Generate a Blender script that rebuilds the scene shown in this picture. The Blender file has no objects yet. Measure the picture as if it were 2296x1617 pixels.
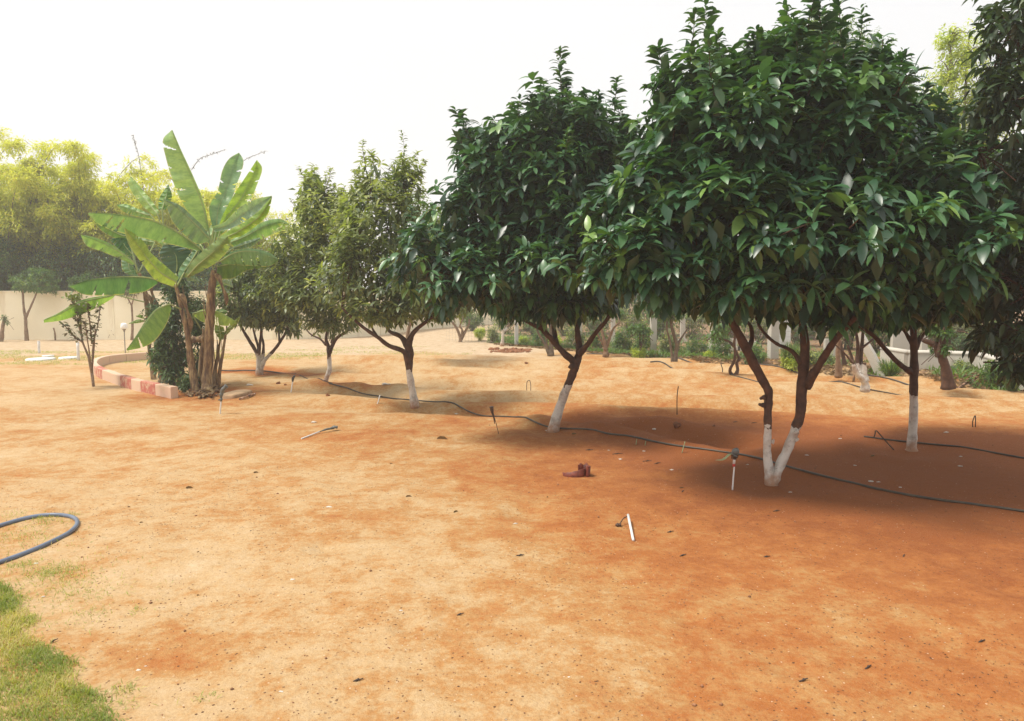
import bpy, math, random
import numpy as np
from mathutils import Vector

# ---------------------------------------------------------------- camera, sky, sun
SC = bpy.context.scene
COL = SC.collection
RW, RH = 2296.0, 1617.0          # pixel frame used for measuring the photograph
FPX, CAMH, HOR = 1700.0, 1.70, 645.0
PITCH = math.atan((RH/2-HOR)/FPX)
cd = bpy.data.cameras.new('camera'); cam = bpy.data.objects.new('camera', cd); COL.objects.link(cam)
cd.sensor_width = 36.0; cd.lens = 36.0*FPX/RW; cd.clip_start = 0.05; cd.clip_end = 2000
cam.location = (0, 0, CAMH); cam.rotation_euler = (math.pi/2-PITCH, 0, 0)
SC.camera = cam
SC.render.resolution_x = 1024; SC.render.resolution_y = 721
SC.view_settings.view_transform = 'Standard'; SC.view_settings.look = 'None'
SC.view_settings.exposure = 0.36; SC.view_settings.gamma = 1.0
SUN_EL, SUN_AZ = math.radians(62), math.radians(-102)     # azimuth from +Y, towards the left
W = bpy.data.worlds.new('World'); SC.world = W; W.use_nodes = True
wt = W.node_tree; wt.nodes.clear()
sky = wt.nodes.new('ShaderNodeTexSky'); sky.sky_type = 'NISHITA'; sky.sun_disc = False
sky.sun_elevation = SUN_EL; sky.sun_rotation = SUN_AZ; sky.air_density = 1.0; sky.dust_density = 5.0
tc = wt.nodes.new('ShaderNodeTexCoord'); cn = wt.nodes.new('ShaderNodeTexNoise')
cn.inputs['Scale'].default_value = 1.6; cn.inputs['Detail'].default_value = 5
wt.links.new(tc.outputs['Generated'], cn.inputs['Vector'])
cr = wt.nodes.new('ShaderNodeMapRange'); cr.inputs[3].default_value = 7.5; cr.inputs[4].default_value = 8.5
wt.links.new(cn.outputs['Fac'], cr.inputs[0])
cc = wt.nodes.new('ShaderNodeCombineColor')
for i in range(3): wt.links.new(cr.outputs[0], cc.inputs[i])
mx = wt.nodes.new('ShaderNodeMix'); mx.data_type = 'RGBA'; mx.inputs[0].default_value = 0.93
wt.links.new(sky.outputs[0], mx.inputs[6]); wt.links.new(cc.outputs[0], mx.inputs[7])
bg = wt.nodes.new('ShaderNodeBackground'); bg.inputs[1].default_value = 0.1
wt.links.new(mx.outputs[2], bg.inputs[0])
wo = wt.nodes.new('ShaderNodeOutputWorld'); wt.links.new(bg.outputs[0], wo.inputs[0])
sl = bpy.data.lights.new('sun', 'SUN'); so = bpy.data.objects.new('sun', sl); COL.objects.link(so)
sl.energy = 3.6; sl.angle = math.radians(14); sl.color = (1.0, 0.94, 0.84)
SDIR = Vector((math.sin(SUN_AZ)*math.cos(SUN_EL), math.cos(SUN_AZ)*math.cos(SUN_EL), math.sin(SUN_EL)))
so.rotation_euler = SDIR.to_track_quat('Z', 'Y').to_euler(); so.location = (0, 0, 60)
cy = SC.cycles
cy.max_bounces = 8; cy.diffuse_bounces = 3; cy.glossy_bounces = 2; cy.transmission_bounces = 4
cy.transparent_max_bounces = 8; cy.volume_bounces = 1; cy.use_denoising = True
cy.caustics_reflective = False; cy.caustics_refractive = False

# ---------------------------------------------------------------- maths helpers
rng = np.random.default_rng(7)
_T = rng.random((5, 256, 256))
def vn(x, y, k=0):
    x = np.asarray(x, float)+k*17.3; y = np.asarray(y, float)+k*9.1
    xi = np.floor(x).astype(int); yi = np.floor(y).astype(int); fx = x-xi; fy = y-yi
    fx = fx*fx*(3-2*fx); fy = fy*fy*(3-2*fy); t = _T[k % 5]
    a = t[xi & 255, yi & 255]; b = t[(xi+1) & 255, yi & 255]; c = t[xi & 255, (yi+1) & 255]; d = t[(xi+1) & 255, (yi+1) & 255]
    return (a*(1-fx)+b*fx)*(1-fy)+(c*(1-fx)+d*fx)*fy
def ray(px, py):
    a = (px-RW/2)/FPX; b = (RH/2-py)/FPX
    return np.array([a, math.cos(PITCH)+b*math.sin(PITCH), -math.sin(PITCH)+b*math.cos(PITCH)])
def P(px, py, Y):
    r = ray(px, py); return np.array([0, 0, CAMH])+r*(Y/r[1])
def flat(px, py):
    r = ray(px, py); return (np.array([0, 0, CAMH])-r*(CAMH/r[2]))[:2]
def segd(x, y, a, b):
    a = np.array(a); b = np.array(b); d = b-a; L = d@d
    t = np.clip(((x-a[0])*d[0]+(y-a[1])*d[1])/L, 0, 1)
    return np.hypot(x-a[0]-t*d[0], y-a[1]-t*d[1])
TR = [(flat(1290, 945), flat(1420, 962)), (flat(1440, 968), flat(1640, 1000)), (flat(600, 828), flat(700, 842)), (flat(760, 862), flat(850, 870))]
DIM = [(rng.uniform(-3.5, 3.5), rng.uniform(3, 9.5), rng.uniform(.07, .2), rng.uniform(.3, 1)) for _ in range(34)]
def gh(x, y):
    x = np.asarray(x, float); y = np.asarray(y, float)
    fa = 1-.75*np.clip((y-11)/6, 0, 1)
    h = fa*(.07*(vn(x*.22, y*.22)-.5)+.035*(vn(x*.8, y*.8, 1)-.5)+.016*(vn(x*2.6, y*2.6, 2)-.5)+.009*(vn(x*7, y*7, 3)-.5))
    w = np.clip((y-9.2)/1.5, 0, 1)*np.clip((19.5-y)/1.5, 0, 1)*np.clip((x+3+.3*(y-9))/1.5, 0, 1)
    h = h+w*.09*np.sin(2*math.pi*(y+.28*x+1.1*vn(x*.3, y*.3, 4))/1.55)*(0.5+vn(x*.5, y*.9, 2))
    for i, (a, b) in enumerate(TR):
        d = segd(x, y, a, b); k = 1 if i < 2 else .6
        h = h-k*.11*np.exp(-(d/.22)**2)*(0.6+.8*vn(x*3, y*3, 1))+k*.05*np.exp(-((d-.5)/.2)**2)
    for (dx_, dy_, dr_, da_) in DIM:
        q_ = ((x-dx_)**2+(y-dy_)**2)/dr_**2; h = h-.018*da_*np.exp(-q_)+.006*da_*np.exp(-(np.sqrt(q_)-1.5)**2*4)
    c = flat(2190, 866); h = h+.06*np.exp(-(((x-c[0])/1.1)**2+((y-c[1])/.5)**2))
    for bx, by in ((1734, 1086), (1239, 968), (930, 914), (728, 871), (582, 842), (2044, 1010)):
        c = flat(bx, by); d2 = (x-c[0])**2+(y-c[1])**2
        h = h-.035*np.exp(-d2/.09)+.02*np.exp(-(np.sqrt(d2)-.6)**2/.03)
    return h
def G(px, py, dz=0.0):
    """point of the ground seen at a pixel"""
    r = ray(px, py); z = 0.0
    for _ in range(8):
        t = (z-CAMH)/r[2]; p = np.array([0, 0, CAMH])+r*t; z = float(gh(p[0], p[1]))
    p[2] = z+dz; return p
def onground(x, y, dz=0.0): return np.array([x, y, float(gh(x, y))+dz])
def norm(v):
    v = np.asarray(v, float); return v/np.maximum(np.linalg.norm(v, axis=-1, keepdims=True), 1e-9)

# ---------------------------------------------------------------- mesh helpers
class MB:
    def __init__(s): s.v = []; s.f3 = []; s.f4 = []; s.n = 0; s.a3 = {}; s.a4 = {}; s.va = {}
    def add(s, V, F3=None, F4=None, attr=None, vattr=None):
        V = np.asarray(V, float).reshape(-1, 3); s.v.append(V)
        if F3 is not None and len(F3): s.f3.append(np.asarray(F3, int)+s.n)
        if F4 is not None and len(F4): s.f4.append(np.asarray(F4, int)+s.n)
        for k, (x3, x4) in (attr or {}).items():
            s.a3.setdefault(k, []).append(x3); s.a4.setdefault(k, []).append(x4)
        for k, x in (vattr or {}).items(): s.va.setdefault(k, []).append(np.broadcast_to(x, (len(V),)).astype(float))
        s.n += len(V)
    def build(s, name, mat, parent=None, smooth=True, origin=None, link=True):
        me = bpy.data.meshes.new(name)
        V = np.concatenate(s.v); o = np.zeros(3) if origin is None else np.asarray(origin, float)
        V = V-o
        f3 = np.concatenate(s.f3) if s.f3 else np.zeros((0, 3), int); f4 = np.concatenate(s.f4) if s.f4 else np.zeros((0, 4), int)
        me.vertices.add(len(V)); me.vertices.foreach_set('co', V.ravel())
        nl = f3.size+f4.size; me.loops.add(nl); me.polygons.add(len(f3)+len(f4))
        me.loops.foreach_set('vertex_index', np.concatenate([f3.ravel(), f4.ravel()]))
        st = np.concatenate([np.arange(len(f3))*3, f3.size+np.arange(len(f4))*4])
        me.polygons.foreach_set('loop_start', st)
        me.update(calc_edges=True); me.validate()
        me.polygons.foreach_set('use_smooth', np.full(len(me.polygons), smooth))
        for k in s.a3:
            a = me.attributes.new(k, 'FLOAT', 'FACE')
            x = np.concatenate([np.concatenate([q for q in s.a3[k] if q is not None] or [np.zeros(0)]),
                                np.concatenate([q for q in s.a4[k] if q is not None] or [np.zeros(0)])])
            if len(x) == len(me.polygons): a.data.foreach_set('value', x)
        for k in s.va:
            x = np.concatenate(s.va[k])
            if len(x) == len(V):
                a = me.attributes.new(k, 'FLOAT', 'POINT'); a.data.foreach_set('value', x)
        me.materials.append(mat)
        ob = bpy.data.objects.new(name, me)
        if link: COL.objects.link(ob)
        if parent is not None:
            ob.parent = parent; ob.location = o-np.array(WL(parent))
        else: ob.location = o
        return ob
def WL(ob):
    l = np.array(ob.location); p = ob.parent
    while p: l = l+np.array(p.location); p = p.parent
    return l
def tag(o, label, cat, group=None, kind=None):
    if label: o['label'] = label
    if cat: o['category'] = cat
    if group: o['group'] = group
    if kind: o['kind'] = kind
    return o
def thing(name, label, cat, loc, group=None):
    o = bpy.data.objects.new(name, None); COL.objects.link(o); o.location = loc
    o.empty_display_size = .1
    return tag(o, label, cat, group)
def smoothpath(pts, n=4):
    p = np.asarray(pts, float)
    if len(p) < 3: 
        t = np.linspace(0, 1, n+1)[:, None]; return p[0]*(1-t)+p[-1]*t
    q = np.vstack([2*p[0]-p[1], p, 2*p[-1]-p[-2]]); out = []
    for i in range(1, len(q)-2):
        a, b, c, d = q[i-1:i+3]
        for k in range(n):
            t = k/n
            out.append(.5*((2*b)+(c-a)*t+(2*a-5*b+4*c-d)*t*t+(3*b-a-3*c+d)*t**3))
    out.append(p[-1]); return np.array(out)
def tube(mb, pts, rad, sides=8, n=4, rough=0.0, cap=True, smooth=True, flat_=1.0, vattr=None):
    p = np.asarray(pts, float); r0 = np.asarray(rad, float)*np.ones(len(p))
    q = smoothpath(p, n) if smooth and len(p) > 2 else p
    r = np.interp(np.linspace(0, 1, len(q)), np.linspace(0, 1, len(p)), r0)
    T = norm(np.gradient(q, axis=0)); up = np.array([0, 0, 1.]) if abs(T[0, 2]) < .9 else np.array([1., 0, 0])
    U = np.zeros_like(q); u = norm(np.cross(T[0], up)); 
    for i in range(len(q)):
        u = norm(u-T[i]*(u@T[i])); U[i] = u
    V_ = np.cross(T, U); a = np.arange(sides)*2*math.pi/sides
    R = r[:, None]*np.ones(sides)
    if rough: R = R*(1+rough*(rng.random(R.shape)-.5)*2*.6+rough*np.sin(np.arange(len(q))*1.3+rng.random()*6)[:, None]*.5)
    X = q[:, None]+R[..., None]*(np.cos(a)[None, :, None]*U[:, None]+flat_*np.sin(a)[None, :, None]*V_[:, None])
    m = len(q); i = np.arange(m-1)[:, None]; j = np.arange(sides)[None]
    F = np.stack([i*sides+j, i*sides+(j+1) % sides, (i+1)*sides+(j+1) % sides, (i+1)*sides+j], -1).reshape(-1, 4)
    V = X.reshape(-1, 3); F3 = []
    if cap:
        V = np.vstack([V, q[0], q[-1]]); c0, c1 = m*sides, m*sides+1
        F3 = [(c0, (k+1) % sides, k) for k in range(sides)]+[(c1, (m-1)*sides+k, (m-1)*sides+(k+1) % sides) for k in range(sides)]
    mb.add(V, F3, F, vattr=vattr)
def box(mb, c, s, rz=0.0, M=None, bev=0.0):
    x, y, z = [k/2 for k in s]
    V = np.array([(i*x, j*y, k*z) for k in (-1, 1) for j in (-1, 1) for i in (-1, 1)])
    R = np.array([[math.cos(rz), -math.sin(rz), 0], [math.sin(rz), math.cos(rz), 0], [0, 0, 1]])
    V = V@R.T if M is None else V@np.asarray(M).T
    mb.add(V+np.asarray(c), None, [(0, 2, 3, 1), (4, 5, 7, 6), (0, 1, 5, 4), (2, 6, 7, 3), (0, 4, 6, 2), (1, 3, 7, 5)])
def grid(mb, X, vattr=None):
    n, m = X.shape[:2]; i = np.arange(n-1)[:, None]; j = np.arange(m-1)[None]
    F = np.stack([i*m+j, i*m+j+1, (i+1)*m+j+1, (i+1)*m+j], -1).reshape(-1, 4)
    mb.add(X.reshape(-1, 3), None, F, vattr=vattr)
def blobmesh(mb, c, r, seed=0, n=10, amp=.2):
    th = np.linspace(0, math.pi, n)[:, None]; ph = np.linspace(0, 2*math.pi, 2*n, endpoint=False)[None]
    R = 1+amp*(vn(np.cos(ph)*1.5*np.sin(th)+seed*3.1+5, np.sin(ph)*1.5*np.sin(th)+np.cos(th)*1.2+seed+5)-.5)*2
    X = np.stack([R*np.sin(th)*np.cos(ph)*r[0], R*np.sin(th)*np.sin(ph)*r[1], R*np.cos(th)*r[2]+0*ph], -1)+np.asarray(c)
    m = 2*n; i = np.arange(n-1)[:, None]; j = np.arange(m)[None]
    F = np.stack([i*m+j, (i+1)*m+j, (i+1)*m+(j+1) % m, i*m+(j+1) % m], -1).reshape(-1, 4)
    mb.add(X.reshape(-1, 3), None, F)

def leaves(mb, B, D, L, Wd, droop, var, young, roll=None, fold=.25, lod=0):
    """vectorised leaves: base points, directions, lengths, widths"""
    N = len(B); D = norm(D); L = np.broadcast_to(L, N).astype(float); Wd = np.broadcast_to(Wd, N).astype(float)
    droop = np.broadcast_to(droop, N).astype(float)
    if lod == 0: ts = np.array([0, .08, .26, .52, .78, 1.]); ws = np.array([.05, .42, .93, 1., .62, 0])
    elif lod == 1: ts = np.array([0, .45, 1.]); ws = np.array([.05, 1., 0])
    upv = np.tile([0, 0, 1.], (N, 1)); dz = np.array([0, 0, -1.])
    pts = []; p = B.copy(); pt = 0
    dirs = []
    for t in ts:
        tm = (t+pt)/2; d = norm(D+droop[:, None]*tm*dz); p = p+d*((t-pt)*L)[:, None]; pt = t
        pts.append(p); dirs.append(norm(D+droop[:, None]*t*dz))
    if roll is None: roll = (rng.random(N)-.5)*1.2
    side0 = np.cross(dirs[0], upv); bad = np.linalg.norm(side0, axis=1) < .15
    side0[bad] = np.cross(dirs[0][bad], [1., 0, 0]); side0 = norm(side0)
    cr_, sr_ = np.cos(roll)[:, None], np.sin(roll)[:, None]
    st = []
    for k, t in enumerate(ts):
        s = norm(side0-dirs[k]*np.sum(side0*dirs[k], 1, keepdims=True)); nrm = np.cross(s, dirs[k])
        s2 = s*cr_+nrm*sr_; n2 = np.cross(s2, dirs[k])
        w = (Wd*ws[k]/2)[:, None]
        if ws[k] == 0: st.append([pts[k]])
        elif lod == 1 and k == 0: st.append([pts[k]])
        elif k == 0: st.append([pts[k]])
        else: st.append([pts[k]-s2*w+n2*w*fold, pts[k], pts[k]+s2*w+n2*w*fold])
    cnt = [len(s) for s in st]; V = np.stack([x for s in st for x in s], 1); nv = V.shape[1]
    f3 = []; f4 = []; off = np.cumsum([0]+cnt)
    for k in range(len(ts)-1):
        a, b = off[k], off[k+1]
        if cnt[k] == 1: f3 += [(a, b+1, b), (a, b+2, b+1)]
        elif cnt[k+1] == 1: f3 += [(a, a+1, b), (a+1, a+2, b)]
        else: f4 += [(a, a+1, b+1, b), (a+1, a+2, b+2, b+1)]
    o = (np.arange(N)*nv)[:, None, None]
    F3 = (np.array(f3)[None]+o).reshape(-1, 3); F4 = (np.array(f4)[None]+o).reshape(-1, 4) if f4 else None
    n3 = len(f3); n4 = len(f4)
    at = {'var': (np.repeat(var, n3), np.repeat(var, n4) if n4 else None), 'young': (np.repeat(young, n3), np.repeat(young, n4) if n4 else None)}
    mb.add(V.reshape(-1, 3), F3, F4, attr=at)

# ---------------------------------------------------------------- materials
def newmat(name):
    m = bpy.data.materials.new(name); m.use_nodes = True; nt = m.node_tree; nt.nodes.clear()
    o = nt.nodes.new('ShaderNodeOutputMaterial'); b = nt.nodes.new('ShaderNodeBsdfPrincipled')
    nt.links.new(b.outputs[0], o.inputs[0]); return m, nt, b, o
def nd(nt, t, **kw):
    n = nt.nodes.new(t)
    for k, v in kw.items(): setattr(n, k, v)
    return n
def noise(nt, scale, detail=4, vec=None, rough=.55, coord='Object'):
    n = nd(nt, 'ShaderNodeTexNoise'); n.inputs['Scale'].default_value = scale; n.inputs['Detail'].default_value = detail; n.inputs['Roughness'].default_value = rough
    if vec is None:
        g = nd(nt, 'ShaderNodeNewGeometry') if coord == 'World' else nd(nt, 'ShaderNodeTexCoord')
        vec = g.outputs['Position'] if coord == 'World' else g.outputs['Object']
    nt.links.new(vec, n.inputs['Vector']); return n.outputs['Fac']
def ramp(nt, fac, stops):
    r = nd(nt, 'ShaderNodeValToRGB'); e = r.color_ramp.elements
    while len(e) < len(stops): e.new(.5)
    for i, (p, c) in enumerate(stops): e[i].position = p; e[i].color = (*c, 1) if len(c) == 3 else c
    nt.links.new(fac, r.inputs[0]); return r.outputs[0]
def mix(nt, fac, a, b, mode='MIX'):
    m = nd(nt, 'ShaderNodeMix'); m.data_type = 'RGBA'; m.blend_type = mode
    for s, v in ((0, fac), (6, a), (7, b)):
        if isinstance(v, bpy.types.NodeSocket): nt.links.new(v, m.inputs[s])
        elif s == 0: m.inputs[0].default_value = v
        else: m.inputs[s].default_value = (*v, 1)
    return m.outputs[2]
def mrange(nt, v, a, b, c=0, d=1):
    m = nd(nt, 'ShaderNodeMapRange'); nt.links.new(v, m.inputs[0])
    for i, x in enumerate((a, b, c, d)): m.inputs[i+1].default_value = x
    return m.outputs[0]
def math_(nt, op, a, b=None):
    m = nd(nt, 'ShaderNodeMath', operation=op)
    for i, v in enumerate((a, b)):
        if v is None: continue
        if isinstance(v, bpy.types.NodeSocket): nt.links.new(v, m.inputs[i])
        else: m.inputs[i].default_value = v
    return m.outputs[0]
def attr(nt, name):
    a = nd(nt, 'ShaderNodeAttribute'); a.attribute_name = name; return a.outputs['Fac']
def bump(nt, b, h, dist=.01, strength=.6):
    n = nd(nt, 'ShaderNodeBump'); n.inputs['Strength'].default_value = strength; n.inputs['Distance'].default_value = dist
    nt.links.new(h, n.inputs['Height']); nt.links.new(n.outputs[0], b.inputs['Normal']); return n
def plain(name, col, rough=.6, var=.25, scale=12, metallic=0, bmp=0, col2=None):
    m, nt, b, o = newmat(name)
    f = noise(nt, scale, 5)
    c2 = col2 or tuple(x*(1-var) for x in col)
    nt.links.new(ramp(nt, f, [(.35, c2), (.65, col)]), b.inputs['Base Color'])
    b.inputs['Roughness'].default_value = rough; b.inputs['Metallic'].default_value = metallic
    if bmp: bump(nt, b, noise(nt, scale*4, 6), bmp, .7)
    return m
def leafmat(name, dark, mid, light, young, under, trans=.3, rough=.42, spec=.5):
    m, nt, b, o = newmat(name)
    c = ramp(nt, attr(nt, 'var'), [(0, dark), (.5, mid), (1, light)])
    c = mix(nt, attr(nt, 'young'), c, young)
    c = mix(nt, mrange(nt, noise(nt, 30, 3), .3, .7, 0, .25), c, tuple(x*.5 for x in mid))
    g = nd(nt, 'ShaderNodeNewGeometry')
    c2 = mix(nt, math_(nt, 'MULTIPLY', g.outputs['Backfacing'], .55), c, under)
    nt.links.new(c2, b.inputs['Base Color']); b.inputs['Roughness'].default_value = rough
    b.inputs['Specular IOR Level'].default_value = spec
    tr = nd(nt, 'ShaderNodeBsdfTranslucent'); ct = mix(nt, 1.0, c, (1.5, 1.7, .5), 'MULTIPLY'); nt.links.new(ct, tr.inputs[0])
    ms = nd(nt, 'ShaderNodeMixShader'); ms.inputs[0].default_value = trans
    nt.links.new(b.outputs[0], ms.inputs[1]); nt.links.new(tr.outputs[0], ms.inputs[2]); nt.links.new(ms.outputs[0], o.inputs[0])
    return m
M = {}
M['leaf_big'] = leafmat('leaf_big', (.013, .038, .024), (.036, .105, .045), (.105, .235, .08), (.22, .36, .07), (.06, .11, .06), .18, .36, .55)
M['leaf_small'] = leafmat('leaf_small', (.06, .09, .04), (.145, .195, .085), (.27, .32, .14), (.56, .58, .15), (.22, .28, .15), .34)
M['leaf_right'] = leafmat('leaf_right', (.024, .042, .02), (.045, .08, .034), (.085, .135, .055), (.16, .22, .05), (.07, .09, .06), .2)
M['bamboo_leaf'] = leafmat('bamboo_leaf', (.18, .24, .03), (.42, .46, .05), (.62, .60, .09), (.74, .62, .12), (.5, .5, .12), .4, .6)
M['green_leaf'] = leafmat('green_leaf', (.035, .085, .022), (.07, .15, .035), (.12, .23, .05), (.28, .36, .06), (.14, .2, .09), .35, .5)
M['dark_leaf'] = leafmat('dark_leaf', (.02, .05, .014), (.045, .10, .025), (.09, .17, .04), (.16, .25, .05), (.05, .08, .03), .2, .5)
M['yellow_leaf'] = leafmat('yellow_leaf', (.18, .26, .03), (.34, .42, .05), (.5, .55, .08), (.6, .6, .12), (.4, .45, .12), .4, .5)
M['red_leaf'] = leafmat('red_leaf', (.06, .045, .02), (.10, .09, .03), (.12, .15, .05), (.16, .2, .05), (.14, .1, .06), .3, .5)
M['dry_leaf'] = leafmat('dry_leaf', (.10, .06, .03), (.2, .12, .05), (.3, .2, .1), (.3, .3, .1), (.3, .2, .1), .15, .8)
M['grass'] = leafmat('grass', (.20, .25, .055), (.40, .40, .11), (.66, .53, .26), (.27, .36, .09), (.3, .34, .08), .35, .6)

def bark(name, c1, c2, white=(.62, .58, .52)):
    m, nt, b, o = newmat(name)
    f = noise(nt, 14, 6); col = ramp(nt, f, [(.3, c1), (.7, c2)])
    w = noise(nt, 22, 4)
    pa = attr(nt, 'paint'); pe = math_(nt, 'ADD', pa, mrange(nt, w, .25, .75, -.06, .06))
    wcol = ramp(nt, noise(nt, 9, 6, rough=.7), [(.34, tuple(x*.55 for x in white)), (.48, white), (.8, tuple(min(1, x*1.15) for x in white))])
    dirt = mrange(nt, noise(nt, 6, 5), .52, .66, 0, .55)
    wcol = mix(nt, dirt, wcol, (.30, .17, .10))
    wcol = mix(nt, mrange(nt, math_(nt, 'ADD', attr(nt, 'foot'), mrange(nt, noise(nt, 16, 5), .2, .8, -.09, .09)), .02, .16, .85, 0), wcol, (.36, .17, .08))
    wcol = mix(nt, mrange(nt, noise(nt, 38, 5, rough=.75), .60, .66, 0, .6), wcol, c2)
    nt.links.new(mix(nt, mrange(nt, pe, 0, .008), col, wcol), b.inputs['Base Color'])
    b.inputs['Roughness'].default_value = .85
    mp = nd(nt, 'ShaderNodeMapping'); tcx = nd(nt, 'ShaderNodeTexCoord'); nt.links.new(tcx.outputs['Object'], mp.inputs[0]); mp.inputs['Scale'].default_value = (1, 1, .25)
    bump(nt, b, noise(nt, 70, 6, vec=mp.outputs[0]), .012, .8)
    return m
M['bark'] = bark('bark', (.042, .021, .014), (.125, .062, .036))
M['bark_pale'] = bark('bark_pale', (.16, .10, .06), (.30, .21, .14))
M['bark_grey'] = bark('bark_grey', (.09, .07, .05), (.2, .15, .1))

# soil
def soilmat():
    m, nt, b, o = newmat('soil')
    g = nd(nt, 'ShaderNodeNewGeometry'); pos = g.outputs['Position']
    mp = nd(nt, 'ShaderNodeMapping'); nt.links.new(pos, mp.inputs[0]); mp.inputs['Scale'].default_value = (1, 1.05, 1)
    big = noise(nt, .8, 5, vec=mp.outputs[0]); med = noise(nt, 4.5, 6, vec=mp.outputs[0], rough=.65); fine = noise(nt, 70, 6, vec=pos, rough=.7)
    s = math_(nt, 'ADD', math_(nt, 'MULTIPLY', big, .34), math_(nt, 'MULTIPLY', med, .36))
    s = math_(nt, 'ADD', s, math_(nt, 'MULTIPLY', noise(nt, 23, 6, vec=pos, rough=.75), .30))
    s = math_(nt, 'SUBTRACT', s, math_(nt, 'MULTIPLY', attr(nt, 'red'), .215))  # pulls soil to its dark red end; partly stands in for tree shade
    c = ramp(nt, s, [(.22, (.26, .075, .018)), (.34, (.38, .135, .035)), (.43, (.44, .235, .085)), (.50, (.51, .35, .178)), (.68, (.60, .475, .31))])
    c = mix(nt, attr(nt, 'pale'), c, ramp(nt, med, [(.3, (.40, .29, .17)), (.6, (.60, .48, .33))]))
    c = mix(nt, math_(nt, 'MULTIPLY', attr(nt, 'litter'), mrange(nt, noise(nt, 9, 5, vec=pos), .35, .6)), c, ramp(nt, fine, [(.3, (.09, .06, .04)), (.7, (.24, .17, .11))]))
    c = mix(nt, mrange(nt, fine, .3, .72, .36, 0), c, (.22, .09, .035))
    c = mix(nt, mrange(nt, noise(nt, 260, 3, vec=pos, rough=.8), .56, .75, 0, .45), c, (.74, .56, .36))
    # grit: small dark and pale grains
    vo = nd(nt, 'ShaderNodeTexVoronoi'); vo.inputs['Scale'].default_value = 45; vo.inputs['Randomness'].default_value = 1; nt.links.new(pos, vo.inputs['Vector'])
    sp = nd(nt, 'ShaderNodeSeparateColor'); nt.links.new(vo.outputs['Color'], sp.inputs[0])
    gr = math_(nt, 'MULTIPLY', math_(nt, 'LESS_THAN', vo.outputs['Distance'], .26), math_(nt, 'GREATER_THAN', sp.outputs[0], .86))
    gr = math_(nt, 'MULTIPLY', gr, mrange(nt, noise(nt, 2.2, 4, vec=pos), .42, .6, .3, .95))
    c = mix(nt, gr, c, (.09, .045, .025))
    gl = math_(nt, 'MULTIPLY', math_(nt, 'LESS_THAN', vo.outputs['Distance'], .2), math_(nt, 'LESS_THAN', sp.outputs[1], .05))
    c = mix(nt, math_(nt, 'MULTIPLY', gl, .6), c, (.66, .52, .38))
    nt.links.new(c, b.inputs['Base Color']); b.inputs['Roughness'].default_value = .95; b.inputs['Specular IOR Level'].default_value = .15
    h = math_(nt, 'ADD', math_(nt, 'MULTIPLY', noise(nt, 11, 6, vec=pos, rough=.7), 1.0), math_(nt, 'MULTIPLY', fine, .25))
    h = math_(nt, 'ADD', h, math_(nt, 'MULTIPLY', gr, .12))
    bump(nt, b, h, .028, .75)
    return m
M['soil'] = soilmat()
def wallmat(name, c1, c2, stain):
    m, nt, b, o = newmat(name)
    mp = nd(nt, 'ShaderNodeMapping'); tcx = nd(nt, 'ShaderNodeTexCoord'); nt.links.new(tcx.outputs['Object'], mp.inputs[0]); mp.inputs['Scale'].default_value = (1, 1, .2)
    c = ramp(nt, noise(nt, 1.2, 6), [(.3, c1), (.7, c2)])
    c = mix(nt, mrange(nt, noise(nt, 1.6, 6, vec=mp.outputs[0], rough=.65), .55, .72, 0, .6), c, stain)
    nt.links.new(c, b.inputs['Base Color']); b.inputs['Roughness'].default_value = .9
    bump(nt, b, noise(nt, 30, 6), .01, .4); return m
M['cream_wall'] = wallmat('cream_wall', (.78, .71, .52), (.86, .80, .62), (.5, .38, .22))
M['concrete'] = wallmat('concrete', (.42, .39, .33), (.58, .54, .47), (.25, .20, .14))
M['concrete_white'] = wallmat('concrete_white', (.58, .57, .54), (.74, .73, .70), (.4, .36, .3))
M['black_hose'] = plain('black_hose', (.035, .033, .028), .5, .5, 8, col2=(.085, .065, .04))
M['grey_hose'] = plain('grey_hose', (.15, .19, .27), .38, .3, 6)
M['white_pvc'] = plain('white_pvc', (.72, .72, .70), .4, .15, 10)
M['dark_plastic'] = plain('dark_plastic', (.05, .04, .035), .5, .4, 20)
M['brown_plastic'] = plain('brown_plastic', (.10, .05, .03), .6, .5, 20)
M['grey_plastic'] = plain('grey_plastic', (.14, .15, .14), .45, .4, 20)
M['red_plastic'] = plain('red_plastic', (.45, .03, .02), .45, .3, 20)
M['wire'] = plain('wire', (.06, .04, .03), .7, .4, 20)
M['fence_wire'] = plain('fence_wire', (.30, .28, .25), .5, .4, 20, metallic=.3)
M['clay'] = plain('clay', (.21, .035, .014), .55, .6, 25, bmp=.004)
M['clod'] = plain('clod', (.30, .12, .05), .95, .5, 20, bmp=.01)
M['white_chip'] = plain('white_chip', (.62, .57, .50), .7, .2, 40)
M['slab'] = plain('slab', (.50, .33, .19), .9, .35, 6, bmp=.006)
M['lamp_white'] = plain('lamp_white', (.85, .85, .83), .35, .05, 5)
M['pod'] = plain('pod', (.32, .38, .20), .55, .2, 15)
def paintcurb(name, col, top=(.62, .47, .38)):
    m, nt, b, o = newmat(name)
    w = noise(nt, 7, 6, rough=.7)
    c = mix(nt, mrange(nt, w, .46, .58, 0, .8), col, (.60, .45, .30))
    nt.links.new(c, b.inputs['Base Color']); b.inputs['Roughness'].default_value = .9
    bump(nt, b, noise(nt, 35, 6), .01, .5); return m
M['curb_red'] = paintcurb('curb_red', (.44, .13, .09)); M['curb_cream'] = paintcurb('curb_cream', (.62, .43, .31))
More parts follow.
